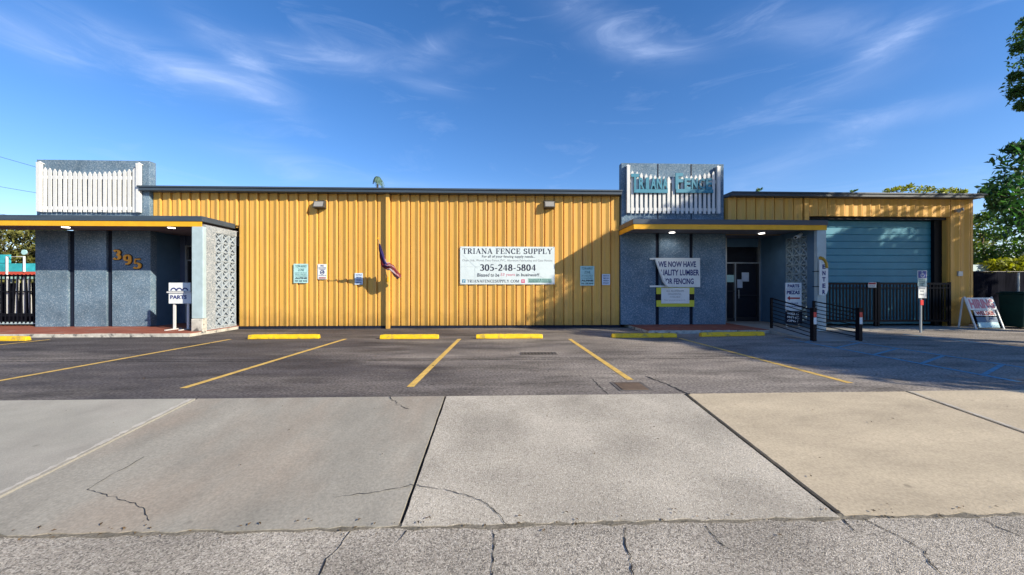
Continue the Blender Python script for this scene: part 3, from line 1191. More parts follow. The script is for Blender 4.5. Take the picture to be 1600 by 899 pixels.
def canopy(lbl, x0, x1, loc, rec):
    t = thing('entrance_canopy', lbl, 'canopy', loc)
    mb = MB()
    mb.box(x0 + .02, x1 - .02, CY + .03, BY - .004, SOF + .10, SOF + .21)
    part('roof', mb, m_roof, t)
    mb = MB()
    mb.box(x0 - .02, x1 + .02, CY - .02, CY + .028, SOF + .085, SOF + .245)
    mb.box(x0 - .02, x0 + .02, CY + .028, BY - .004, SOF + .085, SOF + .245)
    mb.box(x1 - .02, x1 + .02, CY + .028, BY - .004, SOF + .085, SOF + .245)
    part('fascia', mb, m_flash, t, bevel=.006)
    mb = MB()
    mb.box(x0 + .01, x1 - .01, CY, CY + .025, SOF - .075, SOF + .083)
    mb.box(x0 + .01, x0 + .035, CY + .025, BY - .004, SOF - .075, SOF + .083)
    part('trim_board', mb, m_yellow2, t)
    # soffit boards run along the front
    xa, xb = x0 + .04, x1 - .04
    n = 9
    w = (BY - .01 - CY - .03) / n
    mb = MB()
    mb.box(0, xb - xa, .004, w - .006, 0, .018)
    me = mesh_of('soffit_board', mb, m_soffit)
    for k in range(n):
        piece('soffit_board', me, t, Vector((xa, CY + .03 + k * w, SOF + .002 + (k % 2) * .002)) - t.location)
    n = 7
    w = (RY + .05 - BY) / n
    mb = MB()
    mb.box(0, rec[1] - rec[0], .004, w - .006, 0, .018)
    me = mesh_of('soffit_board', mb, m_soffit)
    for k in range(n):
        piece('soffit_board', me, t, Vector((rec[0], BY + k * w, SOF + .002 + (k % 2) * .002)) - t.location)
    return t


canopy('flat canopy with yellow trim over the left entrance and beyond the frame', -26.0, -9.10, (-12, CY, SOF), (Lx(235), -9.12))
canopy('flat canopy with yellow trim over the right entrance', 4.34, 10.74, (7.5, CY, SOF), (Rx(1134), 10.72))


def soffit_light(px, py, Y, label, power):
    p = at(px, py, Y)
    t = thing('soffit_light', label, 'light', (p.x, Y, SOF - .05), 'lit soffit lights under the canopies')
    mb = MB()
    mb.tube([(p.x, Y, SOF - .025), (p.x, Y, SOF + .001)], .11, 20)
    part('housing', mb, m_vinyl, t)
    mb = MB()
    mb.tube([(p.x, Y, SOF - .040), (p.x, Y, SOF - .026)], .095, 20)
    part('diffuser', mb, m_light, t)
    l = bpy.data.lights.new('soffit_lamp', 'SPOT')
    l.energy = power
    l.spot_size = math.radians(165)
    l.spot_blend = .6
    l.shadow_soft_size = .08
    l.color = (1.0, .93, .86)
    lo = bpy.data.objects.new('soffit_lamp', l)
    lo.location = (0, 0, -.02)
    link(lo, t)


soffit_light(103, 356, 12.75, 'lit soffit light above the left pebbled wall', 7)
soffit_light(268, 357, 12.75, 'lit soffit light near the left breeze block screen', 7)
soffit_light(1050, 360, 13.2, 'lit soffit light above the lumber banner', 9)
soffit_light(1190, 359, 13.3, 'lit soffit light in front of the right glass door', 10)

# ================================================================== BREEZE BLOCK SCREENS


def breeze_mesh(w, h, th, mat):
    mb = MB()
    f = .017
    # frame, then a cross of tapered petals, thickness along x
    mb.box(0, th, 0, w, 0, f)
    mb.box(0, th, 0, w, h - f, h)
    mb.box(0, th, 0, f, f, h - f)
    mb.box(0, th, w - f, w, f, h - f)
    cy, cz = w / 2, h / 2
    q = .013
    e = .006
    for (ya, za) in ((f, f), (w - f, f), (w - f, h - f), (f, h - f)):
        a, b = Vector((0, ya, za)), Vector((0, cy, cz))
        d = (b - a).normalized()
        nrm = Vector((0, -d.z, d.y)) * q
        pts = [a + nrm, a - nrm, b - nrm, b + nrm]
        poly = [(p.y, p.z) for p in pts]
        ar = sum(poly[i][0] * poly[(i + 1) % 4][1] - poly[(i + 1) % 4][0] * poly[i][1] for i in range(4))
        if ar < 0:
            poly = poly[::-1]
        mb.prism_x(poly, e, th - e)
    # small pointed fillets across the middle of each side
    s = .034
    mb.prism_x([(cy - s, cz), (cy, cz - s), (cy + s, cz), (cy, cz + s)], 2 * e, th - 2 * e)
    t = .030
    for poly in ([(cy - t, f), (cy + t, f), (cy, f + t)], [(cy + t, h - f), (cy - t, h - f), (cy, h - f - t)]):
        mb.prism_x(poly, e, th - e)
    return mesh_of('breeze_block', mb, mat)


def screen(lbl, x0, x1, y0, y1, yp, z0, z1, rows, cols, mblk, mpier, loc):
    t = thing('breeze_block_screen', lbl, 'screen wall', loc)
    mb = MB()
    mb.box(x0, x1, y0, yp, SLAB - .115, SOF - .005)
    part('pier', mb, mpier, t, bevel=.008)
    mb = MB()
    mb.box(x0, x1, yp + .002, y1, SLAB - .115, z0)
    part('base_course', mb, mpier, t)
    mb = MB()
    mb.box(x0, x1, yp + .002, y1, z1, SOF - .005)
    part('top_course', mb, mpier, t)
    w, h = (y1 - yp - .01) / cols, (z1 - z0) / rows
    me = breeze_mesh(w - .006, h - .006, x1 - x0 - .03, mblk)
    for r in range(rows):
        for c in range(cols):
            piece('breeze_block', me, t, Vector((x0 + .015, yp + .006 + c * w, z0 + .003 + r * h)) - t.location)
    return t


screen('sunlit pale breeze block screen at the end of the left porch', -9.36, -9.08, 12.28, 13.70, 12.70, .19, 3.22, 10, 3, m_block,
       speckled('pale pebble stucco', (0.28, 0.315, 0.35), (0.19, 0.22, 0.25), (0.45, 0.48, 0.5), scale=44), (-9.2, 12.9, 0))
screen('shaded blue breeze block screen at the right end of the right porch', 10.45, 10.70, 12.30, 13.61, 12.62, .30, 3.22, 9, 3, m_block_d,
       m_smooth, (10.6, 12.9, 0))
mb = MB()
mb.box(-9.39, -9.05, 12.13, 12.274, .5, SOF - .08)
t = thing('end_post', 'pale blue box post capping the left breeze block screen', 'post', (-9.22, 12.2, 0))
part('post', mb, m_pale, t, bevel=.015)
mb = MB()
mb.box(-9.37, -9.03, 12.08, 12.275, 0, .495)
part('footing', mb, m_edge, t, bevel=.02)
mb = MB()
mb.box(10.42, 10.73, 12.17, 12.296, .02, SOF - .08)
solo('end_post', mb, m_pale, 'pale blue box post behind the hanging ENTER sign', 'post', (10.57, 12.2, 0), bevel=.012)

# ================================================================== PICKET FENCES ON THE PARAPETS


def picket_panel(lbl, px0, px1, pytop, pybot, pysag, n, pyr0, pyr1, gap):
    Y = BY - .046
    t = thing('picket_fence', lbl, 'picket fence', (X_((px0 + px1) / 2, Y), Y, Z_(pybot, px0, Y)))
    z0 = Z_(pybot, (px0 + px1) / 2, Y)
    ztop, zsag = Z_(pytop, px0, Y), Z_(pysag, (px0 + px1) / 2, Y)
    zr0, zr1 = Z_(pyr0, px0, Y), Z_(pyr1, px0, Y)
    xa, xb = X_(px0, Y), X_(px1, Y)
    pw = .104
    for x in (xa + .055, xb - .055):
        mb = MB()
        mb.box(x - .055, x + .055, Y - .09, Y + .02, z0, ztop - .07)
        mb.box(x - .07, x + .07, Y - .085, Y + .055, ztop - .068, ztop - .035)
        mb.add([(x - .05, Y - .065, ztop - .034), (x + .05, Y - .065, ztop - .034), (x + .05, Y + .035, ztop - .034), (x - .05, Y + .035, ztop - .034), (x, Y - .015, ztop + .02)],
               [(0, 1, 4), (1, 2, 4), (2, 3, 4), (3, 0, 4)])
        part('post', mb, m_white, t)
    for zr in (zr0, zr1):
        mb = MB()
        mb.box(xa + .112, xb - .112, Y - .005, Y + .035, zr - .055, zr + .055)
        part('rail', mb, m_white, t)
    for k in range(n):
        f = (k + 1) / (n + 1)
        x = xa + .055 + (xb - xa - .11) * f
        s = 2 * f - 1
        zt = zsag + (ztop - .16 - zsag) * abs(s) ** 1.8
        w = pw / 2 * (.92 if gap else 1)
        zt += random.uniform(-.008, .008)
        z00 = z0 + random.uniform(-.01, .01)
        mb = MB()
        q_ = random.uniform(-.009, .009)
        mb.prism([(x - w, z00), (x + w, z00), (x + w + q_, zt - .09), (x + q_, zt), (x - w + q_, zt - .09)], Y - .032, Y - .006)
        part('picket', mb, m_white, t)
    # stand-offs to the parapet
    mb = MB()
    for x in (xa + .055, xb - .055):
        for zr in (zr0, zr1):
            mb.box(x - .02, x + .02, Y + .021, BY + .004, zr - .02, zr + .02)
    part('bracket', mb, m_galv, t)
    return t


picket_panel('scalloped white picket fence panel on the left parapet, without lettering', 61, 221, 253, 332, 269, 19, 277, 325, 0)
picket_panel('scalloped white picket fence panel on the right parapet behind teal letters', 978.5, 1123.5, 258, 334, 276, 19, 283, 327, 1)

# teal wooden lettering on the right picket panel
LY = BY - .115
t = thing('shop_sign_letters', 'teal wooden TRIANA FENCE letters fixed to the right picket panel', 'sign', (X_(1048, LY), LY, Z_(302, 1048, LY)))


def letter(ch, px0, px1, py0, py1):
    vs, fs = glyphs(ch, .035)
    a, b = at(px0, py1, LY), at(px1, py0, LY)
    mb = MB()
    n0 = len(vs)
    P = [(a.x + (b.x - a.x) * u, a.z + (b.z - a.z) * v) for u, v in vs]
    mb.add([(x, LY - .03, z) for x, z in P], fs)
    mb.add([(x, LY + .01, z) for x, z in P], [f[::-1] for f in fs])
    # side walls on the outline edges
    cnt = {}
    for f in fs:
        for i in range(len(f)):
            e_ = (f[i], f[(i + 1) % len(f)])
            cnt[tuple(sorted(e_))] = cnt.get(tuple(sorted(e_)), 0) + 1
    for f in fs:
        for i in range(len(f)):
            i0, i1 = f[i], f[(i + 1) % len(f)]
            if cnt[tuple(sorted((i0, i1)))] == 1:
                mb.f.append([i0, i0 + n0, i1 + n0, i1])
                mb.mi.append(0)
    part('letter', mb, m_tealwood, t)


mb = MB()
a, b = at(990.5, 301.5, LY), at(1043, 296.5, LY)
mb.box(a.x, b.x, LY - .028, LY + .012, a.z, b.z)
part('base_board', mb, m_tealwood, t)
mb = MB()
a, b = at(1056, 301.5, LY), at(1114, 296.5, LY)
mb.box(a.x, b.x, LY - .028, LY + .012, a.z, b.z)
part('base_board', mb, m_tealwood, t)
letter('T', 986, 998, 272, 296)
for k, ch in enumerate('RIANA'):
    letter(ch, 998 + k * 9.2 + (1.5 if ch == 'I' else 0), 1006.4 + k * 9.2 - (2.0 if ch == 'I' else 0), 278, 296)
letter('F', 1055, 1067, 271, 296)
for k, ch in enumerate('ENCE'):
    letter(ch, 1069 + k * 11.2, 1078.6 + k * 11.2, 279, 296)

# ================================================================== SIGNS ON THE YELLOW WALL
WY = FY - .046
# the big banner
t, a, b = flat_sign('shop_banner', 719, 866.5, 386, 444.5, WY, m_banner, 'large white TRIANA FENCE SUPPLY banner in the middle of the yellow wall', 'banner', th=.01)
BYF = WY - .010
def line(nm, g, px0, px1, py0, py1, Y, m_, t_, shear=0.0, off=.003):
    o_ = part(nm, putpx(MB(), g, px0, px1, py0, py1, Y, off, shear), m_, t_)
    return o_


line('title_lettering', serif_line('TRIANA FENCE SUPPLY', 1.15), 722.5, 863, 388.6, 397.0, BYF, m_ink, t)
line('phone_number', serif_line('305-248-5804', 1.25), 750, 837, 413.2, 423.6, BYF, m_ink, t)
line('web_address', serif_line('TRIANAFENCESUPPLY.COM', 1.1), 730, 811, 437.2, 441.8, BYF, m_ink, t)
line('tagline', glyphs('For all of your fencing supply needs...', .01), 753, 836, 399.2, 404.0, BYF, m_ink, t, .004)
line('slogan', glyphs('Blessed to be', .015), 745.5, 780, 427.2, 432.6, BYF, m_ink, t, .02)
line('slogan', glyphs('in business!!', .015), 806.5, 842, 427.2, 432.0, BYF, m_ink, t, .02)
mb = MB()
putpx(mb, glyphs('Chain Link, Wood, Deco Fence, PVC, Aluminum Fabricating and Gate Motors'), 722.5, 863, 405.6, 409.6, BYF)
part('fine_print', mb, m_greyink, t)
mb = MB()
putpx(mb, glyphs('53 years', .015), 782, 804.5, 427.0, 432.6, BYF, shear=.02)
part('red_lettering', mb, m_pinkink, t)
mb = MB()
p0, p1 = at(722.3, 442, BYF), at(727.3, 436.8, BYF)
mb.box(p0.x, p1.x, BYF - .003, BYF, p0.z, p1.z)
part('blue_icon', mb, m_sign_teal if False else M('icon blue', (0.03, .2, .33), rough=.5), t)
mb = MB()
p0, p1 = at(814.5, 442.3, BYF), at(820, 436.8, BYF)
mb.box(p0.x, p1.x, BYF - .003, BYF, p0.z, p1.z)
part('pink_icon', mb, M('icon pink', (0.50, .06, .16), rough=.5), t)
mb = MB()
putpx(mb, glyphs('f', .04), 723.9, 725.8, 437.6, 441.6, BYF, off=.006)
c0 = at(817.25, 439.5, BYF - .004)
mb.add([(c0.x + r * math.cos(k * math.pi / 8), BYF - .005, c0.z + r * math.sin(k * math.pi / 8)) for r in (.022, .036) for k in range(16)],
       [(k, (k + 1) % 16, 16 + (k + 1) % 16, 16 + k) for k in range(16)])
part('icon_mark', mb, m_vinyl, t)
mb = MB()
p0, p1 = at(825, 442, BYF), at(862, 435.3, BYF)
mb.box(p0.x, p1.x, BYF - .003, BYF, p0.z, p1.z)
part('green_label', mb, M('faded green print', (.25, .42, .40), rough=.6), t)
mb = MB()
putpx(mb, glyphs('Licensed & Insured', .02), 827, 860, 436.2, 438.6, BYF, off=.006)
putpx(mb, glyphs('Residential & Commercial', .02), 827, 860, 439.2, 441.4, BYF, off=.006)
part('label_print', mb, m_greenink, t)
mb = MB()
for x_, z_ in ((a.x + .03, a.z + .03), (b.x - .03, a.z + .03), (a.x + .03, b.z - .03), (b.x - .03, b.z - .03)):
    mb.disc((x_, BYF + .001, z_), (0, -1, 0), .015, 10, .006)
part('grommet', mb, m_metal, t)

mb = MB()
for (q0, q1) in (((719.5, 417.3), (750, 417.0)), ((742, 417.5), (742.5, 444)), ((722, 398), (746, 420)), ((832, 425), (862, 442))):
    p0, p1 = at(*q0, BYF - .001), at(*q1, BYF - .001)
    mb.bar(p0, p1, .012, .003, up=(0, 1, 0))
part('crease', mb, M('banner crease', (.42, .50, .54), rough=.5), t)['kind'] = 'stuff'


def tow_sign(px0, px1, py0, py1, label):
    t, a, b = flat_sign('tow_away_sign', px0, px1, py0, py1, WY, m_sign_teal, label, 'sign', group='teal tow away signs on the yellow wall')
    Yf = WY - .012
    w, h = px1 - px0, py1 - py0
    mb = MB()
    putpx(mb, glyphs('TOW-AWAY', .01), px0 + w * .12, px1 - w * .1, py0 + h * .06, py0 + h * .19, Yf)
    putpx(mb, glyphs('ZONE', .01), px0 + w * .30, px1 - w * .28, py0 + h * .25, py0 + h * .38, Yf)
    for k, s in enumerate(('UNAUTHORIZED VEHICLES', 'WILL BE TOWED AWAY', 'AT OWNERS EXPENSE')):
        putpx(mb, glyphs(s), px0 + w * .1, px1 - w * .1, py0 + h * (.45 + .08 * k), py0 + h * (.50 + .08 * k), Yf)
    part('lettering', mb, m_greenink, t)
    mb = MB()
    putpx(mb, glyphs('ALPINE', .045), px0 + w * .08, px1 - w * .07, py0 + h * .70, py0 + h * .79, Yf)
    putpx(mb, glyphs('305 258 4646', .03), px0 + w * .08, px1 - w * .07, py0 + h * .85, py0 + h * .93, Yf)
    part('company_print', mb, m_ink, t)


tow_sign(459, 481.5, 412.5, 442.5, 'teal TOW-AWAY ZONE sign left of the white restriction notice')
tow_sign(906.5, 928.5, 416, 446.5, 'teal TOW-AWAY ZONE sign in shade near the right office front')
t, a, b = flat_sign('restriction_notice', 496.5, 510.5, 413, 436.5, WY, m_vinyl, 'white NO parking notice with red footer left of the flag', 'sign')
Yf = WY - .012
mb = MB()
putpx(mb, glyphs('NO', .04), 501, 506, 414, 417, Yf)
putpx(mb, glyphs('UNAUTHORIZED', .02), 497.5, 509.6, 418, 419.6, Yf)
putpx(mb, glyphs('PARKING', .02), 498.5, 508.6, 420.2, 421.8, Yf)
c0 = at(503.5, 425.6, Yf)
mb.add([(c0.x + r * math.cos(k * math.pi / 10), Yf - .003, c0.z + r * math.sin(k * math.pi / 10)) for r in (.055, .08) for k in range(20)],
       [(k, (k + 1) % 20, 20 + (k + 1) % 20, 20 + k) for k in range(20)])
mb.box(c0.x - .045, c0.x + .03, Yf - .003, Yf - .0005, c0.z - .02, c0.z + .012)
mb.box(c0.x + .0, c0.x + .045, Yf - .003, Yf - .0005, c0.z - .02, c0.z + .03)
putpx(mb, glyphs('VIOLATORS WILL BE', .02), 497.5, 509.6, 430, 431.2, Yf)
part('lettering', mb, m_blueink, t)
mb = MB()
p0, p1 = at(498, 435.4, Yf), at(509, 433.6, Yf)
mb.box(p0.x, p1.x, Yf - .003, Yf, p0.z, p1.z)
part('red_footer', mb, m_redink, t)
for (r, lb) in (((554.5, 567, 427, 445), 'small white and blue notice crossed by the flag shadow'), ((940.5, 953, 428.5, 445.5), 'small blue white notice beside the right tow sign')):
    t, a, b = flat_sign('small_notice', *r, WY, M('pale blue notice', (.50, .62, .76), rough=.5), lb, 'sign', group='small blue white notices on the yellow wall')
    mb = MB()
    w, h = r[1] - r[0], r[3] - r[2]
    for k, s in enumerate(('NOTICE', 'PREMISES UNDER', 'VIDEO', 'SURVEILLANCE')):
        putpx(mb, glyphs(s, .02), r[0] + w * .14, r[1] - w * .14, r[2] + h * (.10 + .22 * k), r[2] + h * (.22 + .22 * k), WY - .012)
    part('lettering', mb, m_blueink, t)

# wall lamps
for px, lb in ((499, 'square grey flood lamp high on the yellow wall, left of the flag'), (858.5, 'square grey flood lamp high on the yellow wall above the banner end')):
    p = at(px, 320.5, FY - .15)
    t = thing('wall_lamp', lb, 'lamp', (p.x, FY, p.z), group='flood lamps on the yellow wall')
    mb = MB()
    w = .195
    mb.prism_x([(FY + .03, p.z - .13), (FY + .03, p.z + .17), (FY - .16, p.z + .15), (FY - .26, p.z - .10)][::-1], p.x - w, p.x + w)
    part('housing', mb, m_lamp, t, bevel=.012)
    mb = MB()
    k = Vector((0, -.25, .10)).normalized()
    a0, a1 = Vector((0, FY - .177, p.z + .11)), Vector((0, FY - .249, p.z - .07))
    nrm = Vector((0, -.25, .10)).normalized() * .006
    mb.add([(p.x - w + .04, a1.y + nrm.y, a1.z + nrm.z), (p.x + w - .04, a1.y + nrm.y, a1.z + nrm.z), (p.x + w - .04, a0.y + nrm.y, a0.z + nrm.z), (p.x - w + .04, a0.y + nrm.y, a0.z + nrm.z)], [(0, 1, 2, 3)])
    part('lens', mb, m_lens, t)

# flag staff and furled flag
B0 = Vector((-3.87, FY - .152, 1.76))
TIP = at(591, 374.5, FY - 1.46)
t = thing('flag_staff', 'slanting white and brown flag staff in a bracket on the yellow column', 'flagpole', B0)
mb = MB()
mb.tube([B0 + Vector((0, -.02, -.02)), TIP], [.014, .011], 8)
part('pole', mb, M('flag pole wood', (.45, .38, .32), rough=.4, var=.3, vs=14), t)
mb = MB()
d = (TIP - B0).normalized()
mb.tube([TIP, TIP + d * .02, TIP + d * .05, TIP + d * .08], [.012, .03, .03, .008], 10)
part('finial', mb, m_gold, t)
mb = MB()
mb.box(B0.x - .05, B0.x + .05, B0.y - .015, B0.y + .002, B0.z - .11, B0.z + .06)
mb.tube([B0 + Vector((0, 0, -.03)), B0 + d * .16], .022, 8)
part('bracket', mb, m_yellow2, t)


def flag_mat():
    m = bpy.data.materials.new('flag stripes')
    m.use_nodes = True
    N, L = m.node_tree.nodes, m.node_tree.links
    at_ = N.new('ShaderNodeAttribute')
    at_.attribute_name = 'flag_uv'
    sp = N.new('ShaderNodeSeparateXYZ')
    L.new(at_.outputs['Vector'], sp.inputs[0])
    w = N.new('ShaderNodeMath')
    w.operation = 'FRACT'
    mu = N.new('ShaderNodeMath')
    mu.operation = 'MULTIPLY'
    mu.inputs[1].default_value = 4.0
    L.new(sp.outputs[0], mu.inputs[0])
    L.new(mu.outputs[0], w.inputs[0])
    gt = N.new('ShaderNodeMath')
    gt.operation = 'GREATER_THAN'
    gt.inputs[1].default_value = .68
    L.new(w.outputs[0], gt.inputs[0])
    mx = N.new('ShaderNodeMix')
    mx.data_type = 'RGBA'
    L.new(gt.outputs[0], mx.inputs[0])
    mx.inputs[6].default_value = (.15, .010, .018, 1)
    mx.inputs[7].default_value = (.26, .22, .24, 1)
    mx2 = N.new('ShaderNodeMix')
    mx2.data_type = 'RGBA'
    g2 = N.new('ShaderNodeMath')
    g2.operation = 'LESS_THAN'
    g2.inputs[1].default_value = .62
    L.new(sp.outputs[1], g2.inputs[0])
    g3 = N.new('ShaderNodeMath')
    g3.operation = 'LESS_THAN'
    g3.inputs[1].default_value = .55
    L.new(sp.outputs[0], g3.inputs[0])
    g4 = N.new('ShaderNodeMath')
    g4.operation = 'MULTIPLY'
    L.new(g2.outputs[0], g4.inputs[0])
    L.new(g3.outputs[0], g4.inputs[1])
    L.new(g4.outputs[0], mx2.inputs[0])
    L.new(mx.outputs[2], mx2.inputs[6])
    mx2.inputs[7].default_value = (.025, .02, .14, 1)
    b = N['Principled BSDF']
    L.new(mx2.outputs[2], b.inputs['Base Color'])
    b.inputs['Roughness'].default_value = .7
    return m


# the flag: cloth wound round the staff, its free end hanging out to the right
path = [TIP.lerp(B0, .10), TIP.lerp(B0, .30), TIP.lerp(B0, .48), TIP.lerp(B0, .62)]
E_ = at(611, 418, FY - .62)
E2 = at(619, 428, FY - .60)
E3 = at(624, 434.5, FY - .58)
path += [path[-1].lerp(E_, .55) , E_, E2, E3]
rad = [.022, .045, .07, .105, .13, .12, .11, .085]
dense, rr = [], []
for i in range(len(path) - 1):
    for k in range(6):
        dense.append(path[i].lerp(path[i + 1], k / 6))
        rr.append(rad[i] + (rad[i + 1] - rad[i]) * k / 6)
dense.append(path[-1])
rr.append(rad[-1])
vs, fs, uv = [], [], []
NS = 20
for i, p in enumerate(dense):
    dd = (dense[min(i + 1, len(dense) - 1)] - dense[max(0, i - 1)]).normalized()
    a_ = dd.cross(Vector((0, 0, 1))).normalized()
    b_ = dd.cross(a_)
    for k in range(NS):
        th = 2 * math.pi * k / NS
        r = rr[i] * (1 + .38 * math.sin(4 * th + i * .35) + .12 * math.sin(7 * th - i * .5))
        vs.append(p + a_ * math.cos(th) * r + b_ * math.sin(th) * r * .75)
        uv.append((k / NS + i * .02, i / len(dense), 0))
for i in range(len(dense) - 1):
    for k in range(NS):
        k2 = (k + 1) % NS
        fs.append((i * NS + k, i * NS + k2, (i + 1) * NS + k2, (i + 1) * NS + k))
fs.append(list(range(NS)))
fs.append([(len(dense) - 1) * NS + k for k in range(NS)][::-1])
mb = MB().add(vs, fs)
fo = solo('flag', mb, flag_mat(), 'furled red white and navy striped flag wound round the slanting staff', 'flag', E_, smooth=True)
atr = fo.data.attributes.new('flag_uv', 'FLOAT_VECTOR', 'POINT')
atr.data.foreach_set('vector', [c for u in uv for c in u])

# house number
t = thing('house_number', 'large gold orange 395 numerals stepping down the left pebbled wall', 'house number', (X_(200, BY), BY, Z_(412, 200, BY)))
for ch, px, py in (('3', 184.5, 398.5), ('9', 200.5, 406), ('5', 216, 412.5)):
    for name_, wt, off, m_, th in (('numeral_edge', 1.9, .015, m_channel, .012), ('numeral', 1.35, .045, m_gold, .028)):
        vs, fs = serif_line(ch, wt)
        a, b = at(px - 6.5, py + 8, BY), at(px + 6.5, py - 8, BY)
        mb = MB()
        g = .02 if name_ == 'numeral_edge' else 0
        for f in fs:
            q = [vs[i] for i in f]
            poly = [(a.x - g + (b.x - a.x + 2 * g) * u, a.z - g + (b.z - a.z + 2 * g) * v) for u, v in q]
            o_ = random.uniform(0, .004)
            mb.prism(poly, BY - off - o_, BY - off + th)
        if name_ == 'numeral':
            num = part(name_, mb, m_, t)
        else:
            eg = part('backing', mb, m_, t)

# ================================================================== LUMBER BANNER (right front)
QY = BY - .06
t = thing('lumber_banner', 'white WE NOW HAVE QUALITY LUMBER FOR FENCING banner with its left corner curled back', 'banner', (X_(1055, QY), QY, Z_(447, 1055, QY)))
pl = [(1023, 405), (1093.5, 404.3), (1094, 447.2), (1042, 447.6), (1036, 440), (1030, 424)]
mb = MB()
P = [at(x, y, QY) for x, y in pl]
mb.prism([(p.x, p.z) for p in P][::-1], QY - .006, QY)
part('sheet', mb, M('pale banner vinyl', (.62, .68, .72), rough=.5, var=.06, vs=3, bump=.2, bs=5), t)
mb = MB()   # the curl
n = 8
vs, fs = [], []
for k, (x, y) in enumerate(((1023, 405), (1030, 424), (1036, 440), (1042, 447.6))):
    c = at(x, y, QY)
    for j in range(n):
        th = math.pi * 1.5 * j / (n - 1)
        r = .03 + .02 * k
        vs.append((c.x + r * math.sin(th) * .9, QY - .006 - r + r * math.cos(th), c.z))
for k in range(3):
    for j in range(n - 1):
        fs.append((k * n + j, k * n + j + 1, (k + 1) * n + j + 1, (k + 1) * n + j))
mb.add(vs, fs)
part('curled_edge', mb, m_vinyl, t, smooth=True)
for (x0, x1, y) in ((1015.5, 1094, 404.6), (1015.5, 1094, 447.6)):
    mb = MB()
    a, b = at(x0, y, QY), at(x1, y, QY)
    mb.box(a.x, b.x, QY + .001, QY + .03, a.z - .03, a.z + .03)
    part('batten', mb, m_vinyl, t)
mb = MB()
Yf = QY - .006
putpx(mb, glyphs('WE NOW HAVE', .03), 1028.5, 1087.5, 408.6, 417.6, Yf)
putpx(mb, glyphs('UALITY LUMBER', .03), 1032.5, 1092.5, 421.5, 430.8, Yf)
putpx(mb, glyphs('FOR FENCING', .03), 1036.5, 1083.8, 435.2, 444.4, Yf)
part('lettering', mb, m_blueink, t)
# lower notice on a yellow and black board
t, a, b = flat_sign('yellow_board', 1025.5, 1084.5, 449.5, 479.5, BY - .02, m_lime, 'yellow green board with a black band hung under the lumber banner', 'board', th=.015)
mb = MB()
p0, p1 = at(1025.3, 469.4, BY - .035), at(1084.7, 459.6, BY - .035)
mb.box(p0.x, p1.x, BY - .039, BY - .0352, p0.z, p1.z)
part('black_band', mb, m_black, t)
t, a, b = flat_sign('aluminum_notice', 1033, 1077, 450.2, 474.4, BY - .045, m_vinyl, 'white ALL ALUMINUM notice in front of the yellow black board', 'sign', bevel=.004)
mb = MB()
Yf = BY - .045 - .012
putpx(mb, glyphs('ALL ALUMINUM'), 1041, 1068, 453.2, 456.6, Yf)
putpx(mb, glyphs('ORNAMENTAL'), 1043.5, 1065, 458.4, 461.2, Yf)
putpx(mb, glyphs('AVAILABLE'), 1046, 1063, 463.0, 465.4, Yf)
putpx(mb, glyphs('Please come inside and ask for info'), 1038, 1071, 468.0, 470.0, Yf)
part('lettering', mb, m_greyink, t)

# ================================================================== PARTS SIGNS
# left, on legs
SY = 12.55
t = thing('parts_sign', 'white PARTS sign on two legs on the left porch', 'sign', (X_(282, SY), SY, SLAB))
mb = MB()
a, b = at(264.5, 474.5, SY), at(299.5, 458.2, SY)
mb.box(a.x, b.x, SY - .02, SY + .02, a.z, b.z)
part('board', mb, m_vinyl, t)
mb = MB()
a2, b2 = at(264.5, 455.0, SY), at(298, 442, SY)
mb.box(a2.x, b2.x, SY - .02, SY + .02, a2.z, b2.z)
part('upper_board', mb, m_vinyl, t)
mb = MB()
a3, b3 = at(262.5, 458, SY), at(300.5, 455.6, SY)
mb.box(a3.x, b3.x, SY - .05, SY + .02, a3.z + .002, b3.z - .002)
part('ledge', mb, m_white, t)
for px in (271, 292.5):
    x = X_(px, SY)
    mb = MB()
    mb.box(x - .03, x + .03, SY + .022, SY + .07, SLAB, b2.z - .1)
    mb.box(x - .028, x + .028, SY - .30, SY + .30, SLAB, SLAB + .03)
    part('leg', mb, m_white, t)
mb = MB()
putpx(mb, glyphs('PARTS', .04), 266, 292, 461.5, 467.5, SY - .02)
part('lettering', mb, m_blueink, t)
mb = MB()
for k in range(3):      # washed-out swoosh on the upper board
    c = at(272 + k * 9, 452, SY)
    vs, fs = [], []
    for j in range(7):
        th = math.pi * j / 6
        for r in (.06, .10):
            vs.append((c.x + r * math.cos(th), SY - .023, c.z - .05 + r * math.sin(th)))
    fs = [(2 * j + 1, 2 * j, 2 * j + 2, 2 * j + 3) for j in range(6)]
    mb.add(vs, fs)
part('faded_print', mb, m_blueink, t)

# right, leaning by the screen
SY = 12.55
t = thing('parts_sign', 'tall white PARTS PIEZAS sign with a red left arrow beside the breeze blocks', 'sign', (X_(1239, SY), SY, SLAB))
mb = MB()
a, b = at(1227.2, 486, SY), at(1252, 442, SY)
mb.box(a.x, b.x, SY - .02, SY + .02, a.z, b.z)
part('board', mb, m_vinyl, t, bevel=.008)
mb = MB()
a2, b2 = at(1228, 506, SY), at(1253, 487, SY)
mb.box(a2.x, b2.x, SY - .02, SY + .02, a2.z, b2.z)
part('lower_board', mb, m_channel, t)
mb = MB()
for x in (a.x + .06, b.x - .06):
    mb.box(x - .02, x + .02, SY + .022, SY + .05, SLAB, a.z + .2)
part('leg', mb, m_galv, t)
mb = MB()
putpx(mb, glyphs('PARTS', .05), 1230.5, 1248.8, 444.5, 449.6, SY - .02)
putpx(mb, glyphs('PIEZAS', .05), 1229.2, 1249.6, 454.2, 460.2, SY - .02)
p0, p1 = at(1228.6, 452.3, SY - .02), at(1250.6, 451.5, SY - .02)
mb.box(p0.x, p1.x, SY - .023, SY - .0205, p0.z, p1.z)
putpx(mb, glyphs('ENTRANCE', .02), 1232, 1247, 473.0, 475.4, SY - .02)
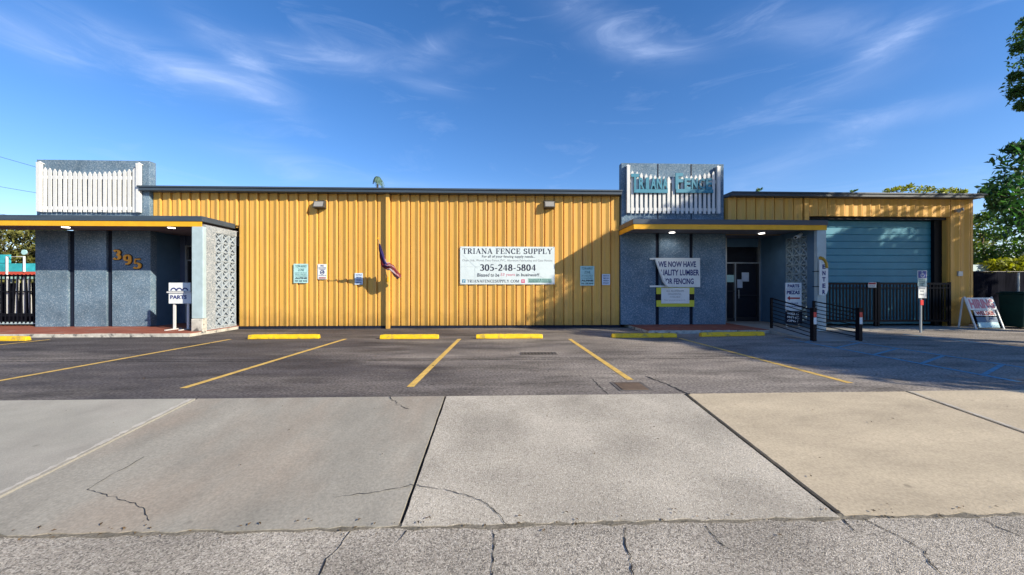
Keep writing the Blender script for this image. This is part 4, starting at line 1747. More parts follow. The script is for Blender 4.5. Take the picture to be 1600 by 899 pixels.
putpx(mb, glyphs('ENTRADA', .02), 1230, 1249, 478.0, 480.4, SY - .02)
part('lettering', mb, m_blueink, t)
mb = MB()
pa = [at(x, y, SY) for x, y in ((1229, 466), (1233.5, 462.6), (1233.5, 464.9), (1249, 465.0), (1249, 467.4), (1233.5, 467.3), (1233.5, 469.6))]
mb.prism([(p.x, p.z) for p in pa][::-1], SY - .024, SY - .0205)
part('arrow', mb, m_redink, t)
mb = MB()
putpx(mb, glyphs('WALK IN', .03), 1230, 1248, 488.5, 492.5, SY - .02)
putpx(mb, glyphs('ENTER', .03), 1230, 1249, 494.0, 498, SY - .02)
putpx(mb, glyphs('OPEN', .03), 1230, 1247, 499.5, 503.5, SY - .02)
part('white_lettering', mb, m_vinyl, t)

# ENTER sign on the end post
EY = 12.02
t = thing('enter_sign', 'vertical white ENTER sign with a curved yellow arrow on the right end post', 'sign', (X_(1286, EY), EY, Z_(462, 1286, EY)))
pl = [(1280, 461), (1280, 404), (1283, 401.5), (1288, 404), (1292.5, 411), (1293.5, 420), (1293.5, 453), (1291, 460), (1287, 462)]
P = [at(x, y, EY) for x, y in pl]
mb = MB()
mb.prism([(p.x, p.z) for p in P][::1] if False else [(p.x, p.z) for p in P][::-1], EY - .01, EY + .01)
part('board', mb, m_vinyl, t)
mb = MB()
for k, ch in enumerate('ENTER'):
    putpx(mb, glyphs(ch, .05), 1284.8, 1289.8, 413.5 + k * 9.9, 420.5 + k * 9.9, EY - .01)
part('lettering', mb, m_blueink, t)
mb = MB()
pts = [at(x, y, EY - .02) for x, y in ((1281, 403), (1285, 404), (1288.5, 407), (1291, 412), (1292, 419))]
mb.tube(pts, [.055, .05, .045, .042, .04], 8)
part('arrow', mb, M('dark mustard paint', (.38, .24, .02), rough=.5), t)
mb = MB()
for py in (424, 448):
    p = at(1281, py, EY)
    mb.tube([(p.x - .1, 12.19, p.z), (p.x + .05, EY + .012, p.z)], .014, 6)
part('bracket', mb, m_black, t)

# security camera under the right canopy
p = at(1250, 368, 12.9)
t = thing('security_camera', 'white bullet security camera on the breeze blocks under the right canopy', 'camera', p)
mb = MB()
c0, c1 = at(1243, 371.5, 12.6), at(1256, 364, 12.95)
mb.tube([c0, c1], .055, 12)
part('body', mb, m_vinyl, t, smooth=False)
mb = MB()
mb.tube([c0 + (c0 - c1).normalized() * .004, c0 - (c0 - c1).normalized() * .01], .04, 12)
part('lens', mb, m_black, t)
mb = MB()
mb.tube([c0.lerp(c1, .5), c0.lerp(c1, .5) + Vector((.05, .05, -.09)), Vector((10.44, 13.0, c1.z - .12))], .017, 8)
mb.disc((10.449, 13.0, c1.z - .12), (-1, 0, 0), .05, 12, .02)
part('bracket', mb, m_vinyl, t)
# small security light by the garage corner
p = at(1496, 329, FY - .08)
t = thing('corner_lamp', 'small white lamp high on the yellow corner right of the garage', 'lamp', p)
mb = MB()
mb.box(p.x - .05, p.x + .05, FY - .06, FY - .03, p.z - .06, p.z + .06)
part('base_plate', mb, m_vinyl, t)
mb = MB()
mb.tube([(p.x - .04, FY - .06, p.z), (p.x - .09, FY - .20, p.z - .03)], [.05, .075], 12)
mb.tube([(p.x + .05, FY - .06, p.z + .01), (p.x + .11, FY - .18, p.z + .03)], [.04, .06], 12)
part('spot_head', mb, m_lens, t)
p = at(1500, 428, FY - .05)
mb = MB().box(p.x - .09, p.x + .09, FY - .075, FY - .02, p.z - .09, p.z + .09)
solo('outlet_box', mb, m_galv, 'small grey outlet box on the yellow wall right of the garage', 'outlet', p, bevel=.01)

# ================================================================== GARAGE GATE
GY = 13.66
t = thing('sliding_gate', 'black steel picket gate standing across the garage opening', 'gate', (14.1, GY, 0))
zt = Z_(443.5, 1400, GY)
zb = Z_(501.5, 1400, GY)
gx0, gx1 = 11.02, 16.78
for zr, nm in ((zt, 'rail'), (zb, 'rail'), (zt - .16, 'rail')):
    mb = MB()
    h = .035 if nm and zr != zt - .16 else .022
    mb.box(gx0, gx1, GY - .025, GY + .025, zr - h, zr + h)
    part('rail', mb, m_black, t)
for x in (gx0, X_(1366, GY), X_(1370.5, GY), gx1 - .06):
    mb = MB()
    mb.box(x, x + .07, GY - .033, GY + .033, .02, zt + .06)
    part('gate_post', mb, m_black, t)
mb = MB()
mb.box(-.024, .024, -.011, .011, zb + .035, zt - .03)
me = mesh_of('picket', mb, m_black)
npk = 44
for k in range(npk):
    x = gx0 + .13 + (gx1 - gx0 - .26) * k / (npk - 1)
    piece('picket', me, t, (x - 14.1, 0, 0))
t, a, b = flat_sign('gate_sign', 1356.5, 1369, 441.5, 449.5, GY - .04, m_vinyl, 'small white sign with a red header on the black gate', 'sign', th=.006)
mb = MB()
p0, p1 = at(1357, 444.6, GY - .046), at(1368.5, 442, GY - .046)
mb.box(p0.x, p1.x, GY - .049, GY - .0462, p0.z, p1.z)
part('red_header', mb, m_redink, t)
mb = MB()
putpx(mb, glyphs('PRIVATE', .02), 1358, 1367.5, 445.4, 447.0, GY - .046)
putpx(mb, glyphs('NO ENTRY', .02), 1358, 1367.5, 447.4, 448.9, GY - .046)
part('lettering', mb, m_greyink, t)

# ================================================================== RAMP RAILINGS


def railing(lbl, back, frontp, zb_, hb, hf):
    t = thing('ramp_railing', lbl, 'railing', (frontp[0], frontp[1], 0), 'black railings of the wheelchair ramp')
    B, F_ = Vector((back[0], back[1], zb_)), Vector((frontp[0], frontp[1], .01))
    mb = MB()
    mb.box(F_.x - .047, F_.x + .047, F_.y - .06, F_.y + .06, 0, hf)
    p = part('front_post', mb, m_black, t, bevel=.006)
    for nm, z0, z1, m_ in (('red_band', .66, .80, m_red), ('white_band', .47, .655, m_vinyl)):
        mb = MB()
        mb.box(F_.x - .040, F_.x + .040, F_.y - .064, F_.y - .0605, hf * z0 / .92, hf * z1 / .92)
        part('red_reflector' if nm == 'red_band' else 'white_reflector', mb, m_, t)
    mb = MB()
    mb.box(B.x - .03, B.x + .03, B.y - .03, B.y + .03, zb_, zb_ + hb)
    part('back_post', mb, m_black, t)
    for k in range(8):
        f = k / 7
        za = zb_ + .12 + (hb - .14) * f
        zf = .10 + (hf - .16) * f
        mb = MB()
        mb.bar((B.x, B.y, za), (F_.x, F_.y, zf), .025 if k < 7 else .045, .02 if k < 7 else .03)
        part('bar', mb, m_black, t)


railing('left black ramp railing, nearer the glass door', (9.0, 12.32), (8.54, 10.1), SLAB, 1.0, .90)
railing('right black ramp railing, nearer the garage gate', (10.25, 12.10), (9.82, 10.1), .02, 1.0, .90)

# ================================================================== WHEEL STOPS


def wheel_stop(label, x0, x1, yc, rz=0.0):
    rz = rz or random.uniform(-.014, .014)
    L = (x1 - x0)
    mb = MB()
    prof = [(-.075, 0), (.075, 0), (.075, .04), (.05, .125), (-.05, .125), (-.075, .04)]
    n = 14
    vs, fs = [], []
    for k in range(n + 1):
        x = -L / 2 + L * k / n
        e = .012 if k in (0, n) else 0
        for (y, z) in prof:
            j = random.uniform(-.004, .004)
            vs.append((x, y * (1 - e * 4) + j, max(0, z - (e if z > .1 else 0)) + (j if z > .03 else 0)))
    m6 = 6
    for k in range(n):
        for j in range(m6):
            j2 = (j + 1) % m6
            fs.append((k * m6 + j, (k + 1) * m6 + j, (k + 1) * m6 + j2, k * m6 + j2))
    fs.append(tuple(range(m6)))
    fs.append(tuple(n * m6 + j for j in range(m6))[::-1])
    mb.add(vs, [f[::-1] for f in fs])
    o = part('wheel_stop', mb, m_stop, None, bevel=.012)
    o.location = ((x0 + x1) / 2, yc, 0)
    o.rotation_euler = (0, 0, rz)
    tag(o, label, 'wheel stop', 'yellow concrete wheel stops')


wheel_stop('yellow wheel stop at the foot of the left porch, cut by the frame edge', -15.3, gr(40, 533).x, 10.95)
wheel_stop('sunlit yellow wheel stop just right of the pale breeze block screen', gr(391, 529.5).x, gr(498, 529.5).x, 11.1)
wheel_stop('yellow wheel stop below the flag', gr(594, 530).x, gr(685, 530).x, 10.95)
wheel_stop('yellow wheel stop below the large white banner', gr(744, 529).x, gr(848, 529).x, 10.95)
wheel_stop('shaded yellow wheel stop below the lumber banner', gr(956, 528).x, gr(1059, 528).x, 11.0)
wheel_stop('shaded crooked yellow wheel stop in front of the right glass door', gr(1097, 527).x, gr(1097, 527).x + 2.05, 11.22, .09)

# drain grate and utility cover
p = (gr(815, 553) + gr(868, 553)) / 2
t = thing('drain_grate', 'narrow iron drain grate with dark slots in the asphalt', 'drain', (p.x, p.y, 0))
mb = MB()
w, h = .40, .17
mb.box(p.x - w, p.x + w, p.y - h, p.y - h + .03, -.02, .009)
mb.box(p.x - w, p.x + w, p.y + h - .03, p.y + h, -.02, .009)
mb.box(p.x - w, p.x - w + .03, p.y - h + .03, p.y + h - .03, -.02, .009)
mb.box(p.x + w - .03, p.x + w, p.y - h + .03, p.y + h - .03, -.02, .009)
part('frame', mb, M('rusty iron', (.11, .10, .095), rough=.8, var=.3), t)
mb = MB().box(p.x - w + .03, p.x + w - .03, p.y - h + .03, p.y + h - .03, -.02, .0045)
part('slot', mb, m_black, t)
for k in range(10):
    x = p.x - w + .03 + (2 * w - .06) * (k + .5) / 10
    mb = MB().box(x - .016, x + .016, p.y - h + .032, p.y + h - .032, -.01, .009)
    part('bar', mb, MATS['rusty iron'], t)
c = [gr(958, 598), gr(1000, 597.5), gr(1016, 611), gr(970, 611.5)]
p = sum(c, Vector()) / 4
t = thing('utility_cover', 'rectangular rusty utility cover by the end of the yellow bay line', 'utility cover', (p.x, p.y, 0))
mb = MB().box(p.x - .24, p.x + .24, p.y - .25, p.y + .25, -.01, .006)
part('frame', mb, MATS['rusty iron'], t)
mb = MB().box(p.x - .19, p.x + .19, p.y - .20, p.y + .20, -.01, .011)
part('lid', mb, M('rusty brown steel', (.12, .085, .06), rough=.75, var=.3, vs=9), t, bevel=.003)

# ================================================================== RIGHT SIDE
# accessible parking sign
p = gr(1440, 520)
t = thing('parking_sign', 'blue wheelchair parking sign on a galvanised post before the garage', 'sign', (p.x, p.y, 0))
PY_ = p.y
mb = MB().tube([(p.x, PY_ + .03, 0), (p.x, PY_ + .03, Z_(424, 1440, PY_))], .03, 8)
part('post', mb, m_galv, t)
mb = MB().box(p.x - .05, p.x + .05, PY_ - .015, PY_ - .001, Z_(477, 1440, PY_), Z_(469, 1440, PY_))
part('red_tape', mb, m_red, t)
a, b = at(1433, 435.5, PY_), at(1447.5, 423, PY_)
mb = MB().box(a.x, b.x, PY_ - .016, PY_ - .002, a.z, b.z)
part('blue_plate', mb, m_vinyl, t, bevel=.004)
mb = MB().box(a.x + .018, b.x - .018, PY_ - .019, PY_ - .0165, a.z + .018, b.z - .018)
part('blue_field', mb, m_dkblue, t)
mb = MB()   # wheelchair figure
cx, cz = (a.x + b.x) / 2, (a.z + b.z) / 2
Yw = PY_ - .0215
arc = [(cx - .005 + .055 * math.cos(math.radians(d)), Yw, cz - .03 + .055 * math.sin(math.radians(d))) for d in range(110, 361, 25)]
for q0, q1 in zip(arc[:-1], arc[1:]):
    mb.bar(q0, q1, .002, .016, up=(0, 1, 0)) if False else mb.tube([q0, q1], .008, 5)
mb.tube([(cx - .015, Yw, cz + .055), (cx - .005, Yw, cz - .005), (cx + .04, Yw, cz - .005), (cx + .06, Yw, cz - .06)], .010, 5)
mb.tube([(cx - .01, Yw, cz + .03), (cx + .035, Yw, cz + .03)], .007, 5)
mb.disc((cx - .016, Yw + .004, cz + .085), (0, -1, 0), .018, 10, .008)
part('wheelchair_symbol', mb, m_vinyl, t)
a, b = at(1433.5, 447.5, PY_), at(1447.5, 435.8, PY_)
mb = MB().box(a.x, b.x, PY_ - .014, PY_ - .001, a.z, b.z)
part('permit_plate', mb, M('pale green plate', (.50, .66, .64), rough=.5), t)
mb = MB()
for k, s in enumerate(('PARKING BY', 'DISABLED', 'PERMIT', 'ONLY')):
    putpx(mb, glyphs(s, .02), 1435.5, 1445.5, 436.8 + k * 2.7, 438.6 + k * 2.7, PY_ - .014)
part('permit_print', mb, m_greenink, t)
a, b = at(1434.5, 466, PY_), at(1447, 448, PY_)
mb = MB().box(a.x, b.x, PY_ - .013, PY_ - .001, a.z, b.z)
part('lower_plate', mb, m_vinyl, t)
mb = MB()
putpx(mb, glyphs('TOW-AWAY', .02), 1436, 1445.5, 450, 452.4, PY_ - .013)
putpx(mb, glyphs('ZONE', .02), 1437.5, 1443.5, 454, 456.6, PY_ - .013)
putpx(mb, glyphs('FINE', .02), 1437, 1444, 459, 461.6, PY_ - .013)
part('lower_print', mb, m_greyink, t)

# HIRING A-frame sign, turned towards the drive
t = thing('hiring_sign', 'leaning white A-frame HIRING WELDER sign beside the yellow corner', 'sandwich board', (17.08, 13.06, 0), rz=math.radians(2))
W2 = .53
H = 1.12
lean = .34


def af(x, z, off=0.0):
    """a point of the front frame: x across, z up; the frame leans back"""
    return Vector((x, -lean * (1 - z / H) + off, z))


for s in (-1, 1):
    mb = MB()
    mb.bar(af(s * W2, 0), af(s * W2, H), .045, .03, up=(0, 1, 0))
    part('front_leg', mb, m_vinyl, t, local=True)
    mb = MB()
    mb.bar((s * W2, .16, 0), (s * W2, 0.035, H - .03), .045, .03, up=(0, 1, 0))
    part('rear_leg', mb, m_vinyl, t, local=True)


def plate(nm, x0, x1, z0, z1, mat_, off=-.03):
    mb = MB()
    A = [af(x0, z0, off), af(x1, z0, off), af(x1, z1, off), af(x0, z1, off)]
    Bk = [v + Vector((0, .02, 0)) for v in A]
    mb.add(A + Bk, [(0, 1, 2, 3), (7, 6, 5, 4), (0, 4, 5, 1), (1, 5, 6, 2), (2, 6, 7, 3), (3, 7, 4, 0)])
    return part(nm, mb, mat_, t, local=True)


def af_text(s, x0, x1, z0, z1, mat_, bold=.03):
    vs, fs = glyphs(s, bold)
    mb = MB().add([af(x0 + (x1 - x0) * u, z0 + (z1 - z0) * v, -.034) for u, v in vs], fs)
    return part('lettering', mb, mat_, t, local=True)


plate('board', -W2 + .02, W2 - .02, H - .46, H - .03, m_vinyl)
af_text('HIRING', -W2 + .07, W2 - .07, H - .41, H - .08, m_pinkink, .05)
plate('middle_board', -.40, .40, H - .66, H - .475, m_vinyl)
af_text('WELDER', -.36, .36, H - .64, H - .50, m_redink, .05)
plate('blue_board', -.40, .38, .24, .42, M('faded blue board', (.05, .12, .22), rough=.6))
plate('lower_board', -.42, .36, .06, .235, M('pale cyan board', (.38, .62, .70), rough=.6))

# screened fence, bin, shed beyond
t = thing('screened_fence', 'dark mesh covered fence right of the warehouse corner', 'fence', (18.9, 13.9, 0))
for x in (17.80, 19.35, 20.9, 22.4):
    mb = MB().tube([(x, 13.93, 0), (x, 13.93, 2.08)], .03, 8)
    part('post', mb, m_black, t)
mb = MB()
n = 40
vs, fs = [], []
for k in range(n + 1):
    x = 17.78 + 4.6 * k / n
    for j, z in enumerate((.06, .7, 1.4, 2.02)):
        vs.append((x, 13.88 + .02 * math.sin(k * .9 + j) + random.uniform(-.006, .006), z + (.02 * math.sin(k * .7) if j == 3 else 0)))
for k in range(n):
    for j in range(3):
        fs.append((4 * k + j, 4 * k + 4 + j, 4 * k + 5 + j, 4 * k + 1 + j))
mb.add(vs, fs)
part('mesh_cloth', mb, m_navy, t)
mb = MB().tube([(17.78, 13.93, 2.05), (22.4, 13.93, 2.05)], .022, 8)
part('top_rail', mb, m_black, t)
p = at(1591, 450, 13.5)
mb = MB().tube([(p.x, 13.5, 0), (p.x, 13.5, 2.0)], .035, 10)
solo('fence_post', mb, m_galv, 'bare galvanised post standing behind the green bin', 'post', (p.x, 13.5, 0))
t = thing('wheeled_bin', 'dark green wheeled rubbish bin at the right frame edge', 'bin', (18.6, 12.95, 0))
bx0, bx1, by0, by1 = 18.15, 19.1, 12.6, 13.3
mb = MB()
i_ = .05
mb.add([(bx0 + i_, by0 + i_, .06), (bx1 - i_, by0 + i_, .06), (bx1 - i_, by1 - i_, .06), (bx0 + i_, by1 - i_, .06), (bx0, by0, 1.22), (bx1, by0, 1.22), (bx1, by1, 1.22), (bx0, by1, 1.22)],
       [(0, 3, 2, 1), (4, 5, 6, 7), (0, 1, 5, 4), (1, 2, 6, 5), (2, 3, 7, 6), (3, 0, 4, 7)])
part('body', mb, m_bin, t, bevel=.03)
mb = MB()
mb.box(bx0 - .03, bx1 + .03, by0 - .03, by1 + .03, 1.222, 1.27)
mb.box(bx0 + .02, bx1 - .02, by0 + .03, by1 - .03, 1.272, 1.31)
part('lid', mb, m_bin, t, bevel=.015)
mb = MB().box(bx0 + .22, bx0 + .38, by0 + .005, by0 + .02, .90, .96)
part('label_plate', mb, m_galv, t)
for s in (bx0 + .02, bx1 - .10):
    mb = MB().tube([(s, by1 - .05, .1), (s + .08, by1 - .05, .1)], .1, 14)
    part('wheel', mb, m_black, t)
t = thing('shed', 'low shed with a pale blue roof behind the dark mesh fence', 'shed', (20.4, 16.5, 0))
mb = MB().box(19.4, 21.3, 15.8, 17.4, 0, 2.1)
part('wall', mb, m_galv, t)
mb = MB().prism([(19.2, 2.1), (21.5, 2.1), (20.9, 2.42), (19.2, 2.42)], 15.6, 17.6)
part('roof', mb, M('pale blue roof paint', (.45, .58, .62), rough=.5), t)

# ================================================================== LEFT SIDE GAP
GYL = 13.9
t = thing('yard_gate', 'dark yard gate with white pickets left of the pebbled wall', 'gate', (-18, GYL, 0))
zt, zb = Z_(431, 20, GYL), Z_(505, 20, GYL)
xg0, xg1 = -23.0, Lx(55) - .02
for z, h, m_ in ((zt, .03, m_black), (zb, .035, m_pale), (zt - .55, .02, m_black), (zb + .28, .05, m_black)):
    mb = MB().box(xg0, xg1, GYL - .02, GYL + .02, z - h, z + h)
    part('rail', mb, m_black if m_ is m_black else m_pale, t)
mb = MB().box(-.016, .016, -.012, .012, zb, zt + .05)
me = mesh_of('bar', mb, m_black)
k = 0
x = xg1 - .03
while x > xg0:
    piece('bar', me, t, (x + 18, -.033, 0))
    x -= .135
mb = MB()
hh = zt - zb
mb.prism([(-.045, zb + .3), (.045, zb + .3), (.045, zt - .1), (0, zt - .02), (-.045, zt - .1)], .03, .05)
me = mesh_of('picket', mb, m_white)
x = xg1 - .2
k = 0
while x > xg0:
    o = piece('picket', me, t, (x + 18, random.uniform(.02, .10), random.uniform(-.08, .06)))
    o.rotation_euler = (0, random.uniform(-.05, .05), 0)
    x -= random.choice((.24, .30, .52))
mb = MB()
mb.box(xg0, xg1, GYL + .35, GYL + .40, .1, zt - .25)
part('dark_sheet', mb, m_navy, t)

t = thing('market_stand', 'turquoise panelled stand with a red rail and white pipe frame beyond the yard gate', 'stand', (-24.5, 20.5, 0))
YS = 20.5
for (px0, px1, py0, py1, m_, nm, dy) in ((-60, 58, 412, 424.5, m_cyan, 'panel', 0), (-60, 14, 398, 411, m_cyan, 'panel', .05), (-60, 58, 425, 430, m_red_rail, 'rail', -.05), (-60, 58, 431, 436, MATS['faded green print'], 'counter', 0)):
    a, b = at(px0, py1, YS), at(px1, py0, YS)
    mb = MB().box(a.x, b.x, YS + dy - .04, YS + dy + .04, a.z, b.z)
    part(nm, mb, m_, t)
mb = MB()
q = [at(x, y, YS - .1) for x, y in ((11, 470), (11, 401), (38, 401.5), (38, 425))]
mb.tube(q, .05, 8)
part('pipe_frame', mb, m_white, t)
mb = MB()
for px in (-40, 10, 50):
    x = X_(px, YS)
    mb.box(x - .05, x + .05, YS + .1, YS + .2, 0, Z_(412, px, YS))
part('leg', mb, m_galv, t)
mb = MB()
for k, (px, py) in enumerate(((39, 394.5),)):
    c = at(px, py, YS - .16)
    mb.disc(c, (0, -1, 0), .13, 12, .05)
part('pale_disc', mb, m_sign_teal, t)

# overhead wires at the left
for (p0, p1, lb) in (((-300, 150), (120, 279), 'uppermost thin overhead wire left of the left parapet'), ((-300, 232), (140, 315), 'middle thin overhead wire left of the left parapet'), ((-300, 290), (150, 352), 'lowest thin overhead wire left of the left parapet')):
    a, b = at(*p0, 24.0), at(*p1, 24.0)
    pts = []
    for k in range(13):
        f = k / 12
        q = a.lerp(b, f)
        q.z -= .5 * math.sin(math.pi * f) * .3
        pts.append(q)
    mb = MB().tube(pts, .011, 5)
    solo('overhead_wire', mb, m_wire, lb, 'wire', pts[0], 'overhead wires left of the building')

# ================================================================== TREES
rng = np.random.default_rng(11)


def leaf_mesh(name, clusters, size, mat, per, aspect=.42, flat=.0, droop=.3):
    """leaf-shaped faces scattered through clusters (centre, radius xyz)"""
    C, R = [], []
    for (c, r, n) in clusters:
        n = int(n * per)
        d = rng.normal(size=(n, 3))
        d /= np.linalg.norm(d, axis=1)[:, None] + 1e-9
        rad = rng.random(n) ** .45
        C.append(np.array(c)[None, :] + d * rad[:, None] * np.array(r)[None, :])
    C = np.concatenate(C)
    n = len(C)
    a = rng.normal(size=(n, 3))
    a[:, 2] -= droop
    a /= np.linalg.norm(a, axis=1)[:, None]
    b = rng.normal(size=(n, 3))
    b[:, 2] *= (1 - flat)
    b -= a * np.sum(a * b, axis=1)[:, None]
    b /= np.linalg.norm(b, axis=1)[:, None]
    s = size * rng.uniform(.6, 1.35, n)[:, None]
    nrm = np.cross(a, b) * s * .10
    P = np.stack([C - a * s * .5, C - b * s * aspect * .5 + nrm, C + a * s * .5, C + b * s * aspect * .5 + nrm], axis=1).reshape(-1, 3)
    me = bpy.data.meshes.new(name)
    me.vertices.add(4 * n)
    me.vertices.foreach_set('co', P.ravel().astype(np.float32))
    me.loops.add(4 * n)
    me.loops.foreach_set('vertex_index', np.arange(4 * n, dtype=np.int32))
    me.polygons.add(n)
    me.polygons.foreach_set('loop_start', np.arange(0, 4 * n, 4, dtype=np.int32))
    me.materials.append(mat)
    me.update(calc_edges=True)
    me.validate()
    return me


def tree(name, label, base, trunk_top, clusters, size, mat, per=1.0, trunk_r=.18, group=None, cat='tree', droop=.3, limbs=True, aspect=.42, bark=m_bark):
    base, trunk_top = Vector(base), Vector(trunk_top)
    t = thing(name, label, cat, base, group)
    mb = MB()
    mid = base.lerp(trunk_top, .5) + Vector((random.uniform(-.2, .2), random.uniform(-.2, .2), 0))
    mb.tube([base - Vector((0, 0, .1)), base + Vector((0, 0, .3)), mid, trunk_top], [trunk_r * 1.5, trunk_r * 1.1, trunk_r * .85, trunk_r * .55], 9)
    if limbs:
        for (c, r, n) in clusters:
            c = Vector(c)
            s = base.lerp(trunk_top, random.uniform(.6, 1.0))
            k = s.lerp(c, .5) + Vector((random.uniform(-.3, .3), random.uniform(-.3, .3), .15 * (c - s).length))
            mb.tube([s, k, c], [trunk_r * .35, trunk_r * .22, trunk_r * .07], 5, cap=False)
            for j in range(3):
                e = c + Vector((random.uniform(-1, 1) * r[0], random.uniform(-1, 1) * r[1], random.uniform(-.7, .8) * r[2])) * .85
                mb.tube([k.lerp(c, .6), e], [trunk_r * .10, trunk_r * .03], 4, cap=False)
    part('trunk', mb, bark, t)
    me = leaf_mesh('crown', clusters, size, mat, per, aspect=aspect, droop=droop)
    o = bpy.data.objects.new('crown', me)
    o.location = -base
    link(o, t)
    return t


def along(p, tt):
    """point tt metres-ish up the sun ray from p"""
    d = Vector((2.45, -1.65, 1.45))
    return Vector(p) + d * tt


def blob(center, R, n_c, n_l, rs, seed):
    """clusters over an ellipsoid crown"""
    rg = random.Random(seed)
    out = []
    for _ in range(n_c):
        v = Vector((rg.gauss(0, 1), rg.gauss(0, 1), rg.gauss(0, 1))).normalized() * (rg.random() ** .4)
        c = Vector(center) + Vector((v.x * R[0], v.y * R[1], v.z * R[2]))
        r = rs * rg.uniform(.7, 1.3)
        out.append((tuple(c), (r, r, r * .7), n_l))
    return out


# big shade trees right of the frame: their limbs reach into the picture and their shade lies on the right half of the lot
near = []
for (px, py, Y, r) in ((1600, 55, 10.5, .34), (1612, 90, 10.3, .5), (1598, 132, 10.6, .42), (1612, 150, 10.4, .45), (1606, 32, 10.6, .22), (1618, 112, 10.2, .5),
                       (1588, 146, 10.6, .22), (1585, 120, 10.5, .16), (1592, 75, 10.5, .2), (1600, 165, 10.5, .2)):
    near.append((tuple(at(px, py, Y)), (r, r, r * .8), 150))
cl = []
cl += blob((17.4, 6.5, 8.3), (3.0, 1.7, 2.6), 62, 420, .95, 3)
cl += blob((13.6, 6.4, 6.7), (1.5, 1.0, .7), 9, 170, .6, 4)
cl += blob((18.4, 6.8, 10.0), (1.9, 1.2, .8), 15, 330, .75, 14)
cl += blob((20.6, 7.0, 9.6), (1.6, 1.2, .9), 7, 220, .7, 15)
st = tree('shade_tree', 'tall green tree reaching in from the right frame edge, high above the yellow corner', (19.0, 6.8, 0), (17.8, 6.7, 6.6), cl, .19, m_leaf, 1.5, .26)
o = bpy.data.objects.new('branch_foliage', leaf_mesh('branch_foliage', near, .11, m_leaf, 1.9))
o.location = -st.location
link(o, st)
mb = MB()
for (c, r_, n_) in near:
    c = Vector(c)
    s_ = Vector((17.0, 8.2, 7.6))
    k_ = s_.lerp(c, .55) + Vector((0, 0, .25))
    mb.tube([s_, k_, c], [.05, .03, .008], 5, cap=False)
    for j in range(5):
        e_ = c + Vector((random.uniform(-1, 1), random.uniform(-1, 1), random.uniform(-.8, .8))) * r_[0]
        mb.tube([k_.lerp(c, random.uniform(.7, 1)), e_], [.010, .003], 4, cap=False)
part('branch', mb, m_bark, st)
cl = blob((19.8, 2.3, 6.4), (2.9, 3.0, 1.5), 70, 420, .95, 5)
cl += blob((15.7, 4.5, 6.0), (2.3, 1.3, .8), 22, 330, .75, 6)
cl += blob((17.7, .1, 6.0), (1.7, .9, .6), 16, 330, .75, 16)
tree('shade_tree', 'broad green tree right of the frame shading the right end of the lot', (20.4, 3.0, 0), (20, 3, 5.0), cl, .22, m_leaf, 1.25, .28)
cl = blob((24.2, 7.3, 7.4), (3.2, 1.9, 2.3), 50, 320, .95, 9)
tree('shade_tree', 'green tree right of the frame shading the garage door', (24.4, 7.4, 0), (24.2, 7.4, 5.2), cl, .24, m_leaf, 1.0, .24)

# dark tree over the fence on the right
cl = []
for (px, py, Y, r) in ((1590, 250, 16.5, .9), (1565, 290, 16.3, .75), (1600, 300, 16.5, .9), (1550, 300, 16.2, .45), (1580, 330, 16.6, .8), (1610, 345, 16.8, .9), (1620, 280, 16.8, 1.0), (1585, 232, 16.6, .35), (1608, 228, 16.6, .5), (1560, 320, 16.3, .4), (1640, 320, 17, 1.2), (1595, 275, 16.4, .8), (1572, 312, 16.4, .7), (1600, 330, 16.5, .9), (1596, 355, 16.6, .8)):
    cl.append((tuple(at(px, py, Y)), (r, r, r * .75), 120))
tree('broadleaf_tree', 'dark glossy leaved tree rising over the mesh fence at the right edge', (27.6, 17.4, 0), (26.6, 17.0, 4.0), cl, .34, m_leaf_d, 1.0, .2, droop=.9, aspect=.34)
cl = []
for (px, py, Y, r) in ((1530, 360, 20, .8), (1545, 395, 20, 1.0), (1575, 390, 20.5, 1.1), (1600, 380, 20, 1.1), (1525, 400, 20.4, .9), (1560, 365, 20.8, .6), (1620, 400, 20, 1.2), (1540, 340, 21, .5), (1590, 410, 20, 1), (1570, 405, 19.6, 1.0), (1530, 415, 19.6, .9), (1550, 415, 19.4, .9)):
    cl.append((tuple(at(px, py, Y)), (r, r, r * .8), 190))
tree('thicket_tree', 'tangled mid green tree with bare twigs behind the shed', (27, 20.5, 0), (26.8, 20.3, 2.6), cl, .26, m_leaf, 1.0, .14)
cl = []
for (px, py, Y, r) in ((1527, 345, 24, .6), (1522, 390, 24, .9), (1535, 375, 24, .7), (1525, 410, 24, .8), (1545, 410, 24, .9)):
    cl.append((tuple(at(px, py, Y)), (r, r, r * .8), 150))
tree('yellow_tree', 'yellow green tree just right of the warehouse corner, behind the thicket', (31, 24, 0), (30.4, 24, 2.5), cl, .28, m_leaf_y, 1.0, .12)
cl = []
for k in range(9):
    px = 1548 + k * 9
    cl.append((tuple(at(px, 418 + random.uniform(-5, 3) - k * .6, 15.6)), (.42, .42, .3), 150))
    cl.append((tuple(at(px, 440, 15.6)), (.42, .42, .55), 90))
tree('hedge_shrub', 'bright yellow green shrub spilling over the mesh fence', (20.6, 15.6, 0), (20.6, 15.6, 1.2), cl, .22, m_leaf_y, 1.0, .06, cat='shrub')
# more greenery beyond the right edge so the place goes on
cl = blob((29.5, 17.5, 3.4), (3.0, 2.5, 2.6), 22, 260, 1.2, 21)
tree('broadleaf_tree', 'leafy green tree beyond the right frame edge', (30, 17.5, 0), (29.6, 17.5, 2.6), cl, .32, m_leaf_d, 1.0, .2)

